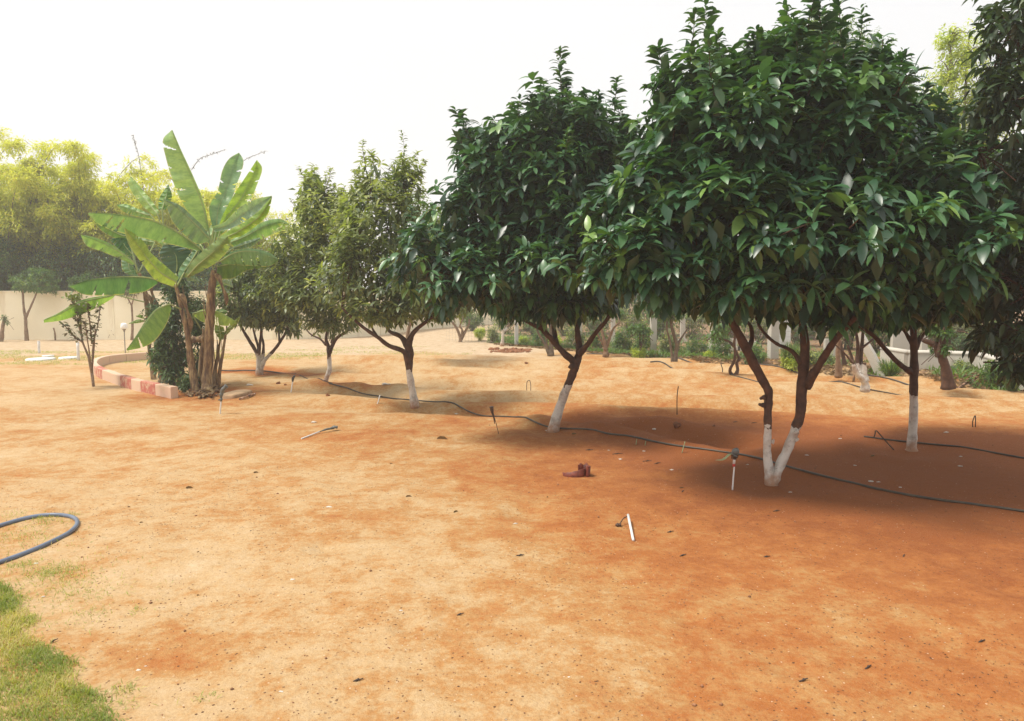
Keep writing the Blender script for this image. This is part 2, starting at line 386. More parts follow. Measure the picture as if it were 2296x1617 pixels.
def bananamat():
    m, nt, b, o = newmat('banana_leaf')
    oi = nd(nt, 'ShaderNodeObjectInfo'); col = oi.outputs['Color']
    a = attr(nt, 'along'); ac = attr(nt, 'across')
    cv = nd(nt, 'ShaderNodeCombineXYZ'); nt.links.new(math_(nt, 'ADD', a, math_(nt, 'MULTIPLY', oi.outputs['Random'], 7)), cv.inputs[0]); nt.links.new(math_(nt, 'MULTIPLY', ac, .05), cv.inputs[1])
    s1 = noise(nt, 16, 4, vec=cv.outputs[0], rough=.7); s2 = noise(nt, 90, 3, vec=cv.outputs[0])
    c = mix(nt, mrange(nt, s1, .35, .68), mix(nt, 1.0, col, (.50, .62, .60), 'MULTIPLY'), col)
    c = mix(nt, mrange(nt, s2, .45, .65, 0, .3), c, mix(nt, 1.0, col, (1.35, 1.25, 1.0), 'MULTIPLY'))
    # dry margin
    edge = math_(nt, 'MULTIPLY', mrange(nt, ac, .93, 1.0), mrange(nt, noise(nt, 6, 4), .4, .6, .2, 1))
    c = mix(nt, edge, c, (.50, .48, .20))
    g = nd(nt, 'ShaderNodeNewGeometry')
    nt.links.new(c, b.inputs['Base Color']); b.inputs['Roughness'].default_value = .36
    tr = nd(nt, 'ShaderNodeBsdfTranslucent'); nt.links.new(mix(nt, 1.0, c, (1.5, 1.45, .7), 'MULTIPLY'), tr.inputs[0])
    ms = nd(nt, 'ShaderNodeMixShader'); ms.inputs[0].default_value = .38
    nt.links.new(b.outputs[0], ms.inputs[1]); nt.links.new(tr.outputs[0], ms.inputs[2]); nt.links.new(ms.outputs[0], o.inputs[0])
    cb = nd(nt, 'ShaderNodeCombineXYZ'); nt.links.new(a, cb.inputs[0])
    bump(nt, b, noise(nt, 60, 3, vec=cb.outputs[0]), .012, .5)
    return m
M['banana_leaf'] = bananamat()
M['midrib'] = plain('midrib', (.34, .42, .16), .5, .2, 10)
M['banana_trunk'] = plain('banana_trunk', (.30, .19, .10), .8, .5, 8, col2=(.07, .045, .025), bmp=.02)
def btrunk():
    m, nt, b, o = newmat('banana_stem')
    mp = nd(nt, 'ShaderNodeMapping'); tcx = nd(nt, 'ShaderNodeTexCoord'); nt.links.new(tcx.outputs['Object'], mp.inputs[0]); mp.inputs['Scale'].default_value = (3.5, 3.5, .5)
    f = noise(nt, 6, 6, vec=mp.outputs[0], rough=.7)
    c = ramp(nt, f, [(.30, (.035, .02, .012)), (.44, (.14, .075, .035)), (.56, (.30, .20, .09)), (.7, (.42, .33, .17))])
    c = mix(nt, mrange(nt, noise(nt, 5, 4), .5, .65, 0, .7), c, (.08, .035, .02))
    nt.links.new(c, b.inputs['Base Color']); b.inputs['Roughness'].default_value = .7; bump(nt, b, f, .03, .7); return m
M['banana_stem'] = btrunk()

# ---------------------------------------------------------------- ground
LX = [-1, .1, 1.96, 3.3, 4.7, 5.9, 7.2, 8.2, 14]; LY = [23.2, 22, 20, 18, 16.6, 15.5, 13.9, 12.2, 10]
def make_ground():
    ys = [0.6]
    while ys[-1] < 150: ys.append(ys[-1]*1.0095+.004)
    ys = np.array([-30, -12, -5, -2, -.5]+ys); us = np.linspace(-1, 1, 380); us = np.sign(us)*(.62*np.abs(us)+.9*np.abs(us)**4)
    Y = ys[:, None]+0*us[None]; X = us[None]*(np.abs(Y)+2.5)*1.25
    Z = gh(X, Y)
    nearf = np.clip((14-Y)/6, 0, 1)
    Z = Z+nearf*.004*(vn(X*18, Y*18, 1)-.5)
    n1 = vn(X*.5, Y*.5, 1); n2 = vn(X*1.7, Y*1.7, 2)
    pale = np.clip((Y-18.4+2.4*(n1-.5)+.9*(n2-.5)-np.clip(X-1, 0, 3)*1.3)/1.6, 0, 1)
    red = 1.0*np.exp(-(((X-3.6)/3.0)**2+((Y-7.2)/2.2)**2))+.75*np.clip((X+.6)/3.2, 0, 1)*np.clip((11-Y)/3, .25, 1)*(Y < 60)+.03*(Y < 12)  # red soil, deepened under the right-hand trees to paint in their shade
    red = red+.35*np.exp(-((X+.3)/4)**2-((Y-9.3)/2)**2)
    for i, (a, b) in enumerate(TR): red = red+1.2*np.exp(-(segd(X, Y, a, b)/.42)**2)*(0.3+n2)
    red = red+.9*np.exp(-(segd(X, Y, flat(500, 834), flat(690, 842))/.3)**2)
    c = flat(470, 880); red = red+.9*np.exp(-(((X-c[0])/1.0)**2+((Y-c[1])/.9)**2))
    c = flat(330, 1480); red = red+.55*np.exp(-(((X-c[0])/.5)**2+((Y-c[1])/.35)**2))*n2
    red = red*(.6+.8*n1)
    # leaf litter strip at the fence
    fx = np.interp(Y, [15, 16.6, 20, 22.4], [7.6, 5.7, 3.7, .1])
    fyy = np.interp(X, LX, LY)
    litter = np.clip((Y-fyy+.8*(n2-.4))/.5, 0, 1)*np.clip(X+.5, 0, 1)*1.3; pale = pale*(1-.8*np.clip(litter, 0, 1))
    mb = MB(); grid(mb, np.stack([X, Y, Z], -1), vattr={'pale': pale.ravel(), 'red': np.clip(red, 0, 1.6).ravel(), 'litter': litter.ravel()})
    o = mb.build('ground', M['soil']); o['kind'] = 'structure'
make_ground()

def blades(mb, x, y, h, lean=.5, w=.004, yg=None):
    N = len(x); B = np.stack([x, y, gh(x, y)-.003], 1); D = norm(np.stack([rng.normal(0, lean, N), rng.normal(0, lean, N), np.ones(N)], 1))
    leaves(mb, B, D, h, w, rng.random(N)*1.2, rng.random(N)**1.3 if yg is None else yg, (rng.random(N) < .4)*rng.random(N), lod=1)
def scatter_poly(edge, n):
    pass

# lawn corner at lower left
A = [G(-260, 1180), G(-30, 1290), G(0, 1318), G(45, 1375), G(85, 1440), G(130, 1500), G(170, 1560), G(250, 1617), G(330, 1720)]
ex = np.array([a[0] for a in A][::-1]); ey = np.array([a[1] for a in A][::-1])
N = 44000; y = rng.uniform(ey.min(), ey.max()-.15, N); xe = np.interp(y, ey, ex); x = xe-rng.exponential(.45, N)+(vn(y*7, y*3)-.4)*.16+rng.normal(0, .035, N)
pt = vn(x*2.6, y*2.6, 3)*.65+vn(x*8, y*8, 1)*.35
keep = rng.random(N) < np.clip(1.35-(xe-x)*.1, .5, 1); x, y, pt = x[keep], y[keep], pt[keep]
mb = MB(); N = len(x); ein = (np.interp(y, ey, ex)-x); v = np.clip((pt-.5)*2.2+.30+np.clip(ein-.25, 0, .5)*.8+rng.normal(0, .2, N), 0, 1)
hb = rng.uniform(.015, .045, N)*(.7+.6*vn(x*12, y*12, 1)); B = np.stack([x, y, gh(x, y)-.003], 1)
leaves(mb, B, norm(np.stack([rng.normal(0, .6, N), rng.normal(0, .6, N), np.ones(N)], 1)), hb, .0042, rng.random(N), v, np.clip((.5-pt)*1.5+.25-ein*.5, 0, .7)*rng.random(N), lod=1)
tag(mb.build('lawn_grass', M['grass']), 'short green and straw coloured grass at the lower left corner', 'grass', kind='stuff')
# sparse tufts on bare soil
mb = MB()
for (px, py, r, n) in [(115, 1282, .09, 420), (130, 1295, .12, 220), (45, 1268, .05, 160), (97, 1163, .05, 120), (110, 1172, .09, 130), (30, 1195, .14, 160), (70, 1205, .1, 120), (150, 1330, .15, 150), (195, 1328, .12, 130), (120, 1300, .3, 260), (60, 1225, .2, 160), (275, 1548, .035, 90), (458, 1567, .03, 30), (205, 1375, .05, 40), (15, 1160, .12, 120), (165, 1155, .04, 50), (310, 1372, .03, 30), (170, 1400, .1, 50), (273, 1578, .05, 40)]:
    c = G(px, py); x = c[0]+rng.normal(0, r, n); y = c[1]+rng.normal(0, r*.8, n)
    blades(mb, x, y, rng.uniform(.015, .045, n), .7, .0035)
tag(mb.build('grass_tufts', M['grass']), 'sparse tufts of grass on bare soil beside the blue grey hose', 'grass', kind='stuff')
# far grass strip on the left
mb = MB(); n = 26000; c0 = G(-300, 803)
x = rng.uniform(-18, -4.5, n); yl = 17.8; y = rng.uniform(16.6, 20.6, n)
k = vn(x*.8, y*1.6, 2)+.25-np.abs(y-18.4)*.16 > .42; x, y = x[k], y[k]
k = ~((x > -6.8) & (y < 17.8)); x, y = x[k], y[k]
blades(mb, x, y, rng.uniform(.02, .06, len(x)), .7, .011)
n = 3500; x = rng.uniform(-5, -1, n); y = rng.uniform(18.5, 22, n); k = vn(x*.8, y*1.6, 1) > .55
blades(mb, x[k], y[k], rng.uniform(.02, .05, k.sum()), .7, .011)
tag(mb.build('grass_strip', M['grass']), 'pale green strip of grass in front of the cream wall', 'grass', kind='stuff')

# ---------------------------------------------------------------- soil grit, twigs as real geometry (uncountable)
mb = MB(); n = 24000
u = rng.random(n); y = 2.2+9.5*u**1.7; x = (rng.random(n)-.5)*2*.72*(y+.3)
dn = vn(x*1.3, y*1.3, 2)*vn(x*.5+3, y*.5, 1); k = dn > rng.random(n)**.6*.6+.1; x, y = x[k], y[k]; n = len(x)
B = np.stack([x, y, gh(x, y)+.003], 1); a = rng.random(n)*6.28; L_ = rng.uniform(.004, .016, n)*(rng.random(n)**3*1.5+.45)
leaves(mb, B, np.stack([np.cos(a), np.sin(a), rng.uniform(0, .35, n)], 1), L_, rng.uniform(.0018, .0055, n), .3, rng.random(n)*.7, np.zeros(n), roll=rng.random(n)*6, lod=1, fold=.6)
debris_mat = leafmat('debris', (.035, .022, .015), (.07, .04, .025), (.16, .10, .06), (.2, .1, .1), (.06, .04, .03), .02, .9)
tag(mb.build('soil_debris', debris_mat), 'tiny dark bits of twig and husk scattered over the soil', 'debris', kind='stuff')
mb = MB(); n = 9000; y = 2.2+8*rng.random(n)**1.7; x = (rng.random(n)-.5)*1.4*(y+.3)
k = vn(x*1.6, y*1.6, 3) > rng.random(n)*.8; x, y = x[k], y[k]; n = len(x)
r_ = rng.uniform(.0015, .0045, n)*(1+(rng.random(n) < .015)*1.6)
V = np.array([(1, 0, 0), (-1, 0, 0), (0, 1, 0), (0, -1, 0), (0, 0, .8), (0, 0, -.8)])[None]*r_[:, None, None]*(.7+.6*rng.random((n, 6, 1)))+np.stack([x, y, gh(x, y)+r_*.3], 1)[:, None]
F = np.array([(0, 2, 4), (2, 1, 4), (1, 3, 4), (3, 0, 4), (2, 0, 5), (1, 2, 5), (3, 1, 5), (0, 3, 5)])[None]+(np.arange(n)*6)[:, None, None]
mb.add(V.reshape(-1, 3), F.reshape(-1, 3))
tag(mb.build('soil_grit', plain('grit', (.34, .16, .08), .9, .5, 3)), 'loose grains and small pebbles of soil over the bare ground', 'grit', kind='stuff', )

# ---------------------------------------------------------------- trees
def px(pts, Y, Y1=None):
    Y1 = Y if Y1 is None else Y1; n = len(pts)
    return np.array([P(p[0], p[1], Y+(Y1-Y)*i/max(1, n-1)) for i, p in enumerate(pts)])
def blob_world(bl, f=1.0):
    out = []
    for (cx, cy_, rx, ry, Y, rd) in bl:
        c = P(cx, cy_, Y); out.append((c, np.array([rx*Y/FPX, rd, ry*Y/FPX])*f))
    return out
def sample_crown(blobs, n, shell=.13, lump=.28, inner=.72):
    w = np.array([b[1][0]*b[1][1]+b[1][0]*b[1][2]+b[1][1]*b[1][2] for b in blobs]); w /= w.sum()
    idx = rng.choice(len(blobs), n, p=w); C = np.array([b[0] for b in blobs])[idx]; R = np.array([b[1] for b in blobs])[idx]
    d = norm(rng.normal(size=(n, 3))); rr = 1-np.abs(rng.normal(0, shell, n))
    rr = rr*(1+lump*(vn(d[:, 0]*2.2+idx*3+9, d[:, 2]*2.2+d[:, 1]*1.7+9)-.5)*2)
    p = C+d*R*rr[:, None]; nr = norm(d/R)
    keep = np.ones(n, bool)
    for j, (c, r) in enumerate(blobs):
        q = np.sqrt((((p-c)/r)**2).sum(1)); keep &= ~((q < inner) & (idx != j))
    return p[keep], nr[keep]
def sample_inside(blobs, n, f=.85):
    w = np.array([np.prod(b[1]) for b in blobs]); w /= w.sum(); idx = rng.choice(len(blobs), n, p=w)
    C = np.array([b[0] for b in blobs])[idx]; R = np.array([b[1] for b in blobs])[idx]
    d = norm(rng.normal(size=(n, 3)))*(rng.random((n, 1))**(1/3))*f; return C+d*R
def rosettes(mb, p, nr, k, L, Wd, up=.6, youngp=.04, droop=(.5, 1.3), stem=.07, zlo=None, zhi=None, lod=0, yfun=None, spread=(.9, 1.5)):
    n = len(p); ax = norm(nr*.75+np.array([0, 0, up])+rng.normal(0, .3, (n, 3)))
    lowness = np.clip(-nr[:, 2], 0, 1)
    a0 = rng.random(n)*6.28; t1 = norm(np.cross(ax, norm(rng.normal(size=(n, 3))))); t2 = np.cross(ax, t1)
    yv = (rng.random(n) < youngp).astype(float)*rng.uniform(.4, 1, n)
    if yfun is not None: yv = np.maximum(yv, yfun(p, nr))
    tv = rng.random(n)
    for j in range(k):
        a = a0+j*2.4; fr = j/k; ph = spread[0]+(spread[1]-spread[0])*(1-fr)+rng.normal(0, .15, n)
        D = ax*np.cos(ph)[:, None]+(t1*np.cos(a)[:, None]+t2*np.sin(a)[:, None])*np.sin(ph)[:, None]
        B = p-ax*(stem*(1-fr))[..., None] if np.ndim(stem) else p-ax*stem*(1-fr)
        dr = rng.uniform(droop[0], droop[1], n)+lowness*1.0
        LL = L*np.clip(rng.normal(.93, .2, n), .45, 1.35)*(1-.25*fr)
        leaves(mb, B, D, LL, Wd*rng.uniform(.8, 1.15, n)*LL/L, dr, np.clip(tv*.6+rng.random(n)*.5, 0, 1), yv*rng.uniform(.6, 1, n), lod=lod, fold=.22)
def shoot(mb, tm, pts, L, Wd, n=14, y=0.1, r=.006):
    n = int(n*1.3); L = L*1.05; Wd = Wd*1.1
    q = smoothpath(pts, 6); tube(tm, pts, np.linspace(r, r*.4, len(pts)), 5, n=5, vattr={'paint': -1.0, 'foot': 1.0})
    t = np.linspace(0.05, 1, n); X = np.array([[np.interp(tt, np.linspace(0, 1, len(q)), q[:, k]) for k in range(3)] for tt in t])
    for s in (0, 1, 2):
        a = np.arange(n)*2.4+s*2.1; D = np.stack([np.cos(a), np.sin(a)*.9, np.full(n, .45)+.5*t], 1)
        LL = L*(1.05-.45*t)*rng.uniform(.8, 1.1, n)
        leaves(mb, X+rng.normal(0, .008, (n, 3)), D, LL, Wd*LL/L, rng.uniform(.6, 1.4, n), rng.random(n)*.7+.2, np.full(n, y)*rng.random(n), fold=.25)
def twigs(tm, p, nr, centers, n, r=.006, ln=.45):
    idx = rng.choice(len(p), min(n, len(p)), replace=False)
    for i in idx:
        a = p[i]-nr[i]*.02; c = centers[np.argmin(((centers-a)**2).sum(1))]
        d = norm(c-a)*ln*rng.uniform(.6, 1.2); m = a+d*.5+np.array([0, 0, -.05])
        tube(tm, [a, m, a+d+np.array([0, 0, -.12])], [r*.5, r*.8, r*1.1], 4, n=2, cap=False, vattr={'paint': -1.0, 'foot': 1.0})
def limb(tm, pts, rad, thr=-9.0, sides=10, rough=.12, n=5):
    pts = np.asarray(pts); mb0 = MB(); tube(mb0, pts, rad, sides, n=n, rough=rough)
    V = np.concatenate(mb0.v); tm.add(V, np.concatenate(mb0.f3), np.concatenate(mb0.f4), vattr={'paint': thr-V[:, 2], 'foot': V[:, 2]-gh(V[:, 0], V[:, 1])})
def tree(name, label, base, stems, blobs, nros, k, L, Wd, mat, barkm, thr=-9, group=None, inner=900, shoots=(), young=.09, stemlen=.07, limbs=6, yfun=None, ntw=160, droop=(.5, 1.3), up=.6, lod=0, cat='tree', interior_mat=None, sides=10, shell=.17, lump=.42, ilen=1.2, twr=.006, stray=0):
    """stems: (points_world, radii)"""
    root = thing(name, label, cat, base, group)
    tm = MB(); cm = MB(); bw = blobs
    for pts, rad in stems: limb(tm, pts, np.asarray(rad)*1.08*np.r_[1.38, 1.06, np.ones(len(rad)-2)], thr, sides)
    cen = np.array([b[0] for b in bw])
    tips = [s[0][-1] for s in stems if s[0][-1][2] > base[2]+.5] or [stems[0][0][-1]]
    for i, c in enumerate(cen):
        t = min(tips, key=lambda q: ((q-c)**2).sum()); m = (t+c)/2+np.array([0, 0, .06]); r = stems[0][1][-1]*.6
        limb(tm, [t, m, c, c+(c-t)*.06], [r, r*.75, r*.5, r*.25], -9, 7)
    p, nr = sample_crown(bw, int(nros*1.25), shell=shell, lump=lump)
    gq = vn(p[:, 0]*1.9+p[:, 1]*1.3+3, p[:, 2]*2.1+p[:, 1]*.8, 2)*.65+vn(p[:, 0]*4+p[:, 1]*2, p[:, 2]*4.4, 1)*.35
    kk = (gq > .41) | (rng.random(len(p)) < .2); p, nr = p[kk], nr[kk]
    rosettes(cm, p, nr, k, L, Wd, up=up, youngp=young, droop=droop, stem=stemlen, lod=lod, yfun=yfun)
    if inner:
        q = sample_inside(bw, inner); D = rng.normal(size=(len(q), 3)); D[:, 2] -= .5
        leaves(cm, q, D, L*ilen, Wd*ilen*1.15, .6, rng.random(len(q))*.3, np.zeros(len(q)), lod=1)  # inner leaves get darker tones, painting in the crown's inner shade
    for s in shoots: shoot(cm, tm, s[0], L*s[3] if len(s) > 3 else L, Wd*(s[3] if len(s) > 3 else 1), s[1], s[2])
    if stray:
        up_ = np.where((nr[:, 2] > -.1))[0]; zz = p[up_, 2]; up_ = up_[rng.choice(len(up_), stray, replace=False, p=np.exp(zz*.9)/np.exp(zz*.9).sum())]
        for i in up_:
            d_ = norm(nr[i]*.9+np.array([0, 0, .75])+rng.normal(0, .25, 3)); l_ = rng.uniform(.15, .34)
            shoot(cm, tm, np.array([p[i]-d_*.12, p[i]+d_*l_*.5, p[i]+d_*l_+rng.normal(0, .04, 3)]), L*rng.uniform(.6, .85), Wd*.75, int(5+l_*14), rng.choice([0, .1, .6]), .004)
    twigs(tm, p, nr, cen, ntw, r=twr)
    tm.build('trunk', barkm, root, origin=base); cm.build('crown', mat, root, origin=base)
    return root

def K4(x, y): return (1614.4+.3328*x, 627.8+.3328*y)
def K3(x, y): return (956.6+.3125*x, 627.8+.3125*y)
def K2(x, y): return (597.9+.4435*x, 299+.4435*y)
def K2b(x, y): return (299+.2219*x, 568+.2219*y)
def mp_(f, l): return [f(*q) for q in l]

ROW = 'row of white-based orchard trees'
# --- front tree (V trunk)
YF = float(G(1732, 1088)[1]); b = G(1732, 1088)
st = []
left = px(mp_(K4, [(350, 1385), (330, 1290), (318, 1150), (322, 1000), (322, 880), (328, 760), (300, 700), (240, 590), (170, 450), (90, 300), (20, 200)]), YF); left[0, 2] -= .03
st.append((left, [.040, .036, .031, .030, .032, .034, .034, .037, .036, .030, .024]))
st.append((px(mp_(K4, [(352, 1370), (395, 1270), (450, 1150), (505, 1010), (540, 900), (550, 760), (562, 600), (572, 450), (560, 330), (540, 220)]), YF, YF+.1), [.034, .037, .037, .037, .040, .043, .042, .036, .030, .024]))
st.append((px(mp_(K4, [(580, 720), (640, 620), (700, 520), (750, 440), (830, 340), (920, 240)]), YF+.05, YF-.3), [.03, .030, .029, .027, .024, .02]))
st.append((px(mp_(K4, [(550, 570), (500, 495), (440, 455), (390, 435), (330, 390), (270, 320), (240, 250)]), YF+.05, YF+.45), [.018, .016, .014, .014, .013, .012, .011]))
st.append((px(mp_(K4, [(185, 470), (215, 400), (205, 310), (150, 260)]), YF, YF+.3), [.018, .017, .014, .012]))
for (x, y, dx, dy) in [(290, 790, -25, 15), (285, 845, -30, -10), (345, 1090, 18, -4), (600, 640, 22, -40), (505, 1080, 30, -12), (510, 1020, -22, 30)]:
    st.append((px(mp_(K4, [(x+15, y), (x+dx*.4, y+dy*.4), (x+dx*.8, y+dy)]), YF-.01), [.016, .013, .009]))
fb = [(1590, 330, 150, 150, 6.5, .95), (1720, 300, 190, 190, 6.7, 1.1), (1890, 330, 170, 170, 6.6, 1.0), (1560, 510, 200, 130, 6.2, .95), (1430, 580, 140, 95, 6.2, .7),
      (1760, 520, 240, 150, 6.3, 1.15), (1950, 530, 180, 130, 6.2, 1.0), (1700, 630, 230, 85, 6.5, 1.2), (1400, 470, 90, 70, 6.6, .5), (1550, 210, 80, 85, 6.6, .5),
      (1700, 190, 90, 80, 6.8, .5), (1880, 210, 100, 90, 6.8, .6), (2030, 420, 130, 110, 6.3, .7), (2110, 500, 130, 120, 6.1, .7), (1480, 420, 90, 80, 6.3, .5), (1900, 640, 190, 80, 6.5, 1.0)]
def ytop(zt, amt):
    return lambda p, nr: np.clip((p[:, 2]-zt)*1.2, 0, 1)*amt*rng.random(len(p))
front = tree('orchard_tree', 'largest dark leafy tree with a white painted V shaped trunk in the foreground', b, st, blob_world(fb), 3700, 7, .182, .066, M['leaf_big'], M['bark'], thr=.50, group=ROW, inner=4200,
     shoots=[(px([(1600, 215), (1592, 140), (1585, 70), (1582, 12)], 6.6), 13, .3), (px([(1862, 260), (1850, 170), (1845, 90), (1835, 20), (1828, -40)], 6.0), 15, .05, 1.15), (px([(1915, 240), (1895, 150), (1885, 70), (1880, -20)], 6.1), 13, .05, 1.1),
             (px([(1960, 250), (1980, 160), (1978, 90)], 6.2), 10, .1), (px([(1500, 190), (1480, 130), (1475, 110)], 6.6), 8, .2), (px([(1760, 190), (1765, 120)], 6.8), 8, .6)],
     yfun=ytop(3.0, .55), ntw=220, stray=46)
# --- second tree
b = G(1239, 968); YF = b[1]; st = []
tr_ = px(mp_(K3, [(903, 1105), (940, 960), (985, 830), (1018, 750), (1045, 680), (1062, 600), (980, 520), (900, 430), (830, 350), (790, 250), (760, 120)]), YF)
st.append((tr_, [.052, .049, .047, .044, .046, .048, .034, .032, .028, .024, .02]))
st.append((px(mp_(K3, [(1050, 640), (1085, 560), (1098, 500), (1085, 400), (1080, 300), (1090, 180)]), YF, YF+.2), [.045, .042, .040, .032, .028, .02]))
st.append((px(mp_(K3, [(1095, 530), (1150, 470), (1220, 370), (1290, 290), (1340, 180)]), YF, YF-.3), [.03, .027, .024, .021, .018]))
st.append((px(mp_(K3, [(830, 350), (740, 310), (650, 250), (580, 180)]), YF, YF-.4), [.02, .017, .015, .012]))
st.append((px(mp_(K3, [(930, 460), (912, 350), (895, 250), (880, 120)]), YF, YF+.4), [.024, .022, .019, .015]))
st.append((px(mp_(K3, [(1130, 490), (1190, 410), (1250, 330)]), YF, YF+.3), [.018, .014, .012]))
mbl = [(1195, 400, 150, 160, 8.9, 1.05), (1120, 380, 90, 95, 8.8, .7), (1300, 370, 130, 130, 9.0, .9), (1200, 560, 210, 130, 8.7, 1.15), (1060, 480, 90, 100, 8.7, .7), (1340, 520, 110, 130, 8.9, .9),
       (1050, 610, 110, 80, 8.3, .7), (950, 600, 85, 70, 8.2, .5), (1240, 660, 180, 55, 8.9, 1.0), (1260, 280, 90, 70, 8.9, .5), (960, 540, 60, 40, 8.4, .4), (1040, 330, 28, 45, 8.8, .35), (1390, 340, 50, 60, 9.0, .5)]
tree('orchard_tree', 'dark leafy tree with a single leaning white based trunk behind the black hose', b, st, blob_world(mbl), 3400, 7, .182, .065, M['leaf_big'], M['bark'], thr=.56, group=ROW, inner=4200,
     shoots=[(px([(1262, 250), (1258, 190), (1255, 150), (1258, 112)], 8.9), 13, .3), (px([(1375, 280), (1380, 220), (1383, 180)], 9.0), 8, .3), (px([(1040, 280), (1022, 250)], 8.8), 6, .1), (px([(1155, 280), (1152, 235)], 8.8), 7, .9)],
     yfun=ytop(3.2, .4), ntw=160, young=.05, stray=42)
# --- third tree
b = G(930, 914); YF = b[1]; st = []
st.append((px(mp_(K2, [(751, 1395), (735, 1290), (720, 1195), (725, 1120), (720, 1060), (745, 1005), (790, 965), (850, 920)]), YF), [.046, .043, .044, .052, .045, .03, .024, .018]))
st.append((px(mp_(K2, [(722, 1090), (680, 1030), (620, 1000), (600, 950)]), YF, YF+.3), [.04, .03, .024, .018]))
st.append((px(mp_(K2, [(718, 1170), (695, 1105), (620, 1075), (560, 1030), (500, 990), (440, 940), (380, 880)]), YF, YF-.3), [.036, .031, .028, .025, .022, .018, .014]))
st.append((px(mp_(K2, [(560, 1030), (535, 985), (530, 930)]), YF, YF), [.014, .012, .01]))
tb = [(955, 520, 50, 60, 11.1, .6), (780, 500, 40, 55, 11.0, .5), (870, 500, 95, 140, 10.9, .85), (830, 430, 50, 80, 10.9, .45), (905, 410, 40, 60, 10.9, .4), (860, 620, 110, 90, 10.7, .9), (800, 590, 70, 100, 10.6, .7), (920, 640, 95, 75, 10.7, .8), (990, 680, 60, 40, 10.9, .5), (870, 690, 110, 40, 10.7, .8)]
def yl(z0, amt): return lambda p, nr: np.clip((p[:, 2]-z0)*.8, 0, 1)*amt*rng.uniform(.3, 1, len(p))
tree('orchard_tree', 'olive green small leaved tree with a white trunk, third in the row', b, st, blob_world(tb), 2200, 7, .135, .04, M['leaf_small'], M['bark'], thr=.53, group=ROW, inner=1900,
     shoots=[(px([(850, 420), (838, 370), (832, 338)], 10.9), 11, .6), (px([(890, 400), (915, 370), (938, 342)], 10.9), 11, .6), (px([(905, 380), (900, 350)], 10.9), 8, .6), (px([(800, 430), (795, 385)], 10.9), 8, .5)], yfun=yl(1.9, .75), ntw=140, droop=(.2, .9), stemlen=.08, up=.8, shell=.34, stray=30)
# --- fourth tree
b = G(727, 872); YF = b[1]; st = []
st.append((px(mp_(K2, [(288, 1298), (300, 1245), (318, 1195), (316, 1140), (312, 1080), (300, 1040), (310, 980), (320, 900)]), YF), [.042, .038, .036, .034, .032, .024, .02, .015]))
st.append((px(mp_(K2, [(316, 1110), (350, 1040), (400, 1005), (440, 970), (480, 920)]), YF, YF-.2), [.028, .025, .022, .019, .015]))
st.append((px(mp_(K2, [(300, 1070), (270, 1040), (225, 1018), (190, 980)]), YF, YF+.2), [.016, .014, .012, .01]))
st.append((px(mp_(K2, [(330, 1060), (345, 1000), (350, 930)]), YF, YF+.2), [.02, .016, .012]))
tb = [(640, 640, 50, 50, 12.3, .6), (770, 470, 40, 60, 12.5, .5), (715, 530, 80, 120, 12.5, .8), (700, 440, 42, 65, 12.5, .4), (665, 560, 60, 60, 12.3, .6), (730, 640, 85, 85, 12.3, .85), (760, 560, 55, 90, 12.6, .6), (690, 640, 60, 60, 12.2, .6), (740, 715, 60, 40, 12.4, .6), (640, 600, 50, 60, 12.4, .5)]
tree('orchard_tree', 'narrow yellowish green tree with a thin white trunk, fourth in the row', b, st, blob_world(tb), 2100, 7, .13, .04, M['leaf_small'], M['bark'], thr=.50, group=ROW, inner=1600,
     shoots=[(px([(695, 430), (680, 395), (668, 378)], 12.5), 10, .7), (px([(725, 440), (738, 400), (742, 378)], 12.5), 10, .7), (px([(700, 420), (704, 385)], 12.5), 9, .7), (px([(625, 590), (612, 545)], 12.4), 9, .9)], yfun=yl(1.6, .85), ntw=120, droop=(.2, .9), stemlen=.08, up=.8, shell=.34, stray=30)
# --- fifth tree
b = G(582, 842); YF = b[1]; st = []
st.append((px(mp_(K2b, [(1276, 1245), (1272, 1150), (1268, 1060), (1232, 980), (1170, 880), (1110, 780), (1050, 670)]), YF), [.056, .052, .045, .033, .030, .026, .02]))
st.append((px(mp_(K2b, [(1285, 1180), (1315, 1100), (1345, 1060), (1420, 980), (1480, 900), (1550, 780), (1590, 660)]), YF, YF-.1), [.035, .036, .032, .029, .026, .022, .018]))
st.append((px(mp_(K2b, [(1265, 1020), (1262, 950), (1225, 820), (1200, 690)]), YF, YF+.2), [.024, .022, .019, .016]))
st.append((px(mp_(K2b, [(1268, 1040), (1280, 900), (1290, 800), (1290, 690)]), YF, YF-.1), [.024, .021, .019, .016]))
st.append((px(mp_(K2b, [(1305, 1080), (1315, 930), (1298, 830), (1300, 700)]), YF, YF+.15), [.024, .021, .018, .015]))
st.append((px(mp_(K2b, [(1480, 900), (1470, 800), (1468, 690)]), YF, YF+.1), [.017, .015, .012]))
tb = [(585, 650, 75, 65, 14.7, .9), (530, 670, 50, 45, 14.6, .6), (630, 680, 50, 50, 14.6, .7), (570, 700, 80, 32, 14.7, .8), (640, 720, 40, 30, 14.6, .5), (590, 600, 50, 40, 14.8, .6)]
tree('orchard_tree', 'low spreading tree with many limbs and a white forked base right of the bananas', b, st, blob_world(tb), 1500, 7, .14, .043, M['leaf_small'], M['bark'], thr=.42, group=ROW, inner=1500, ntw=100, young=.15)
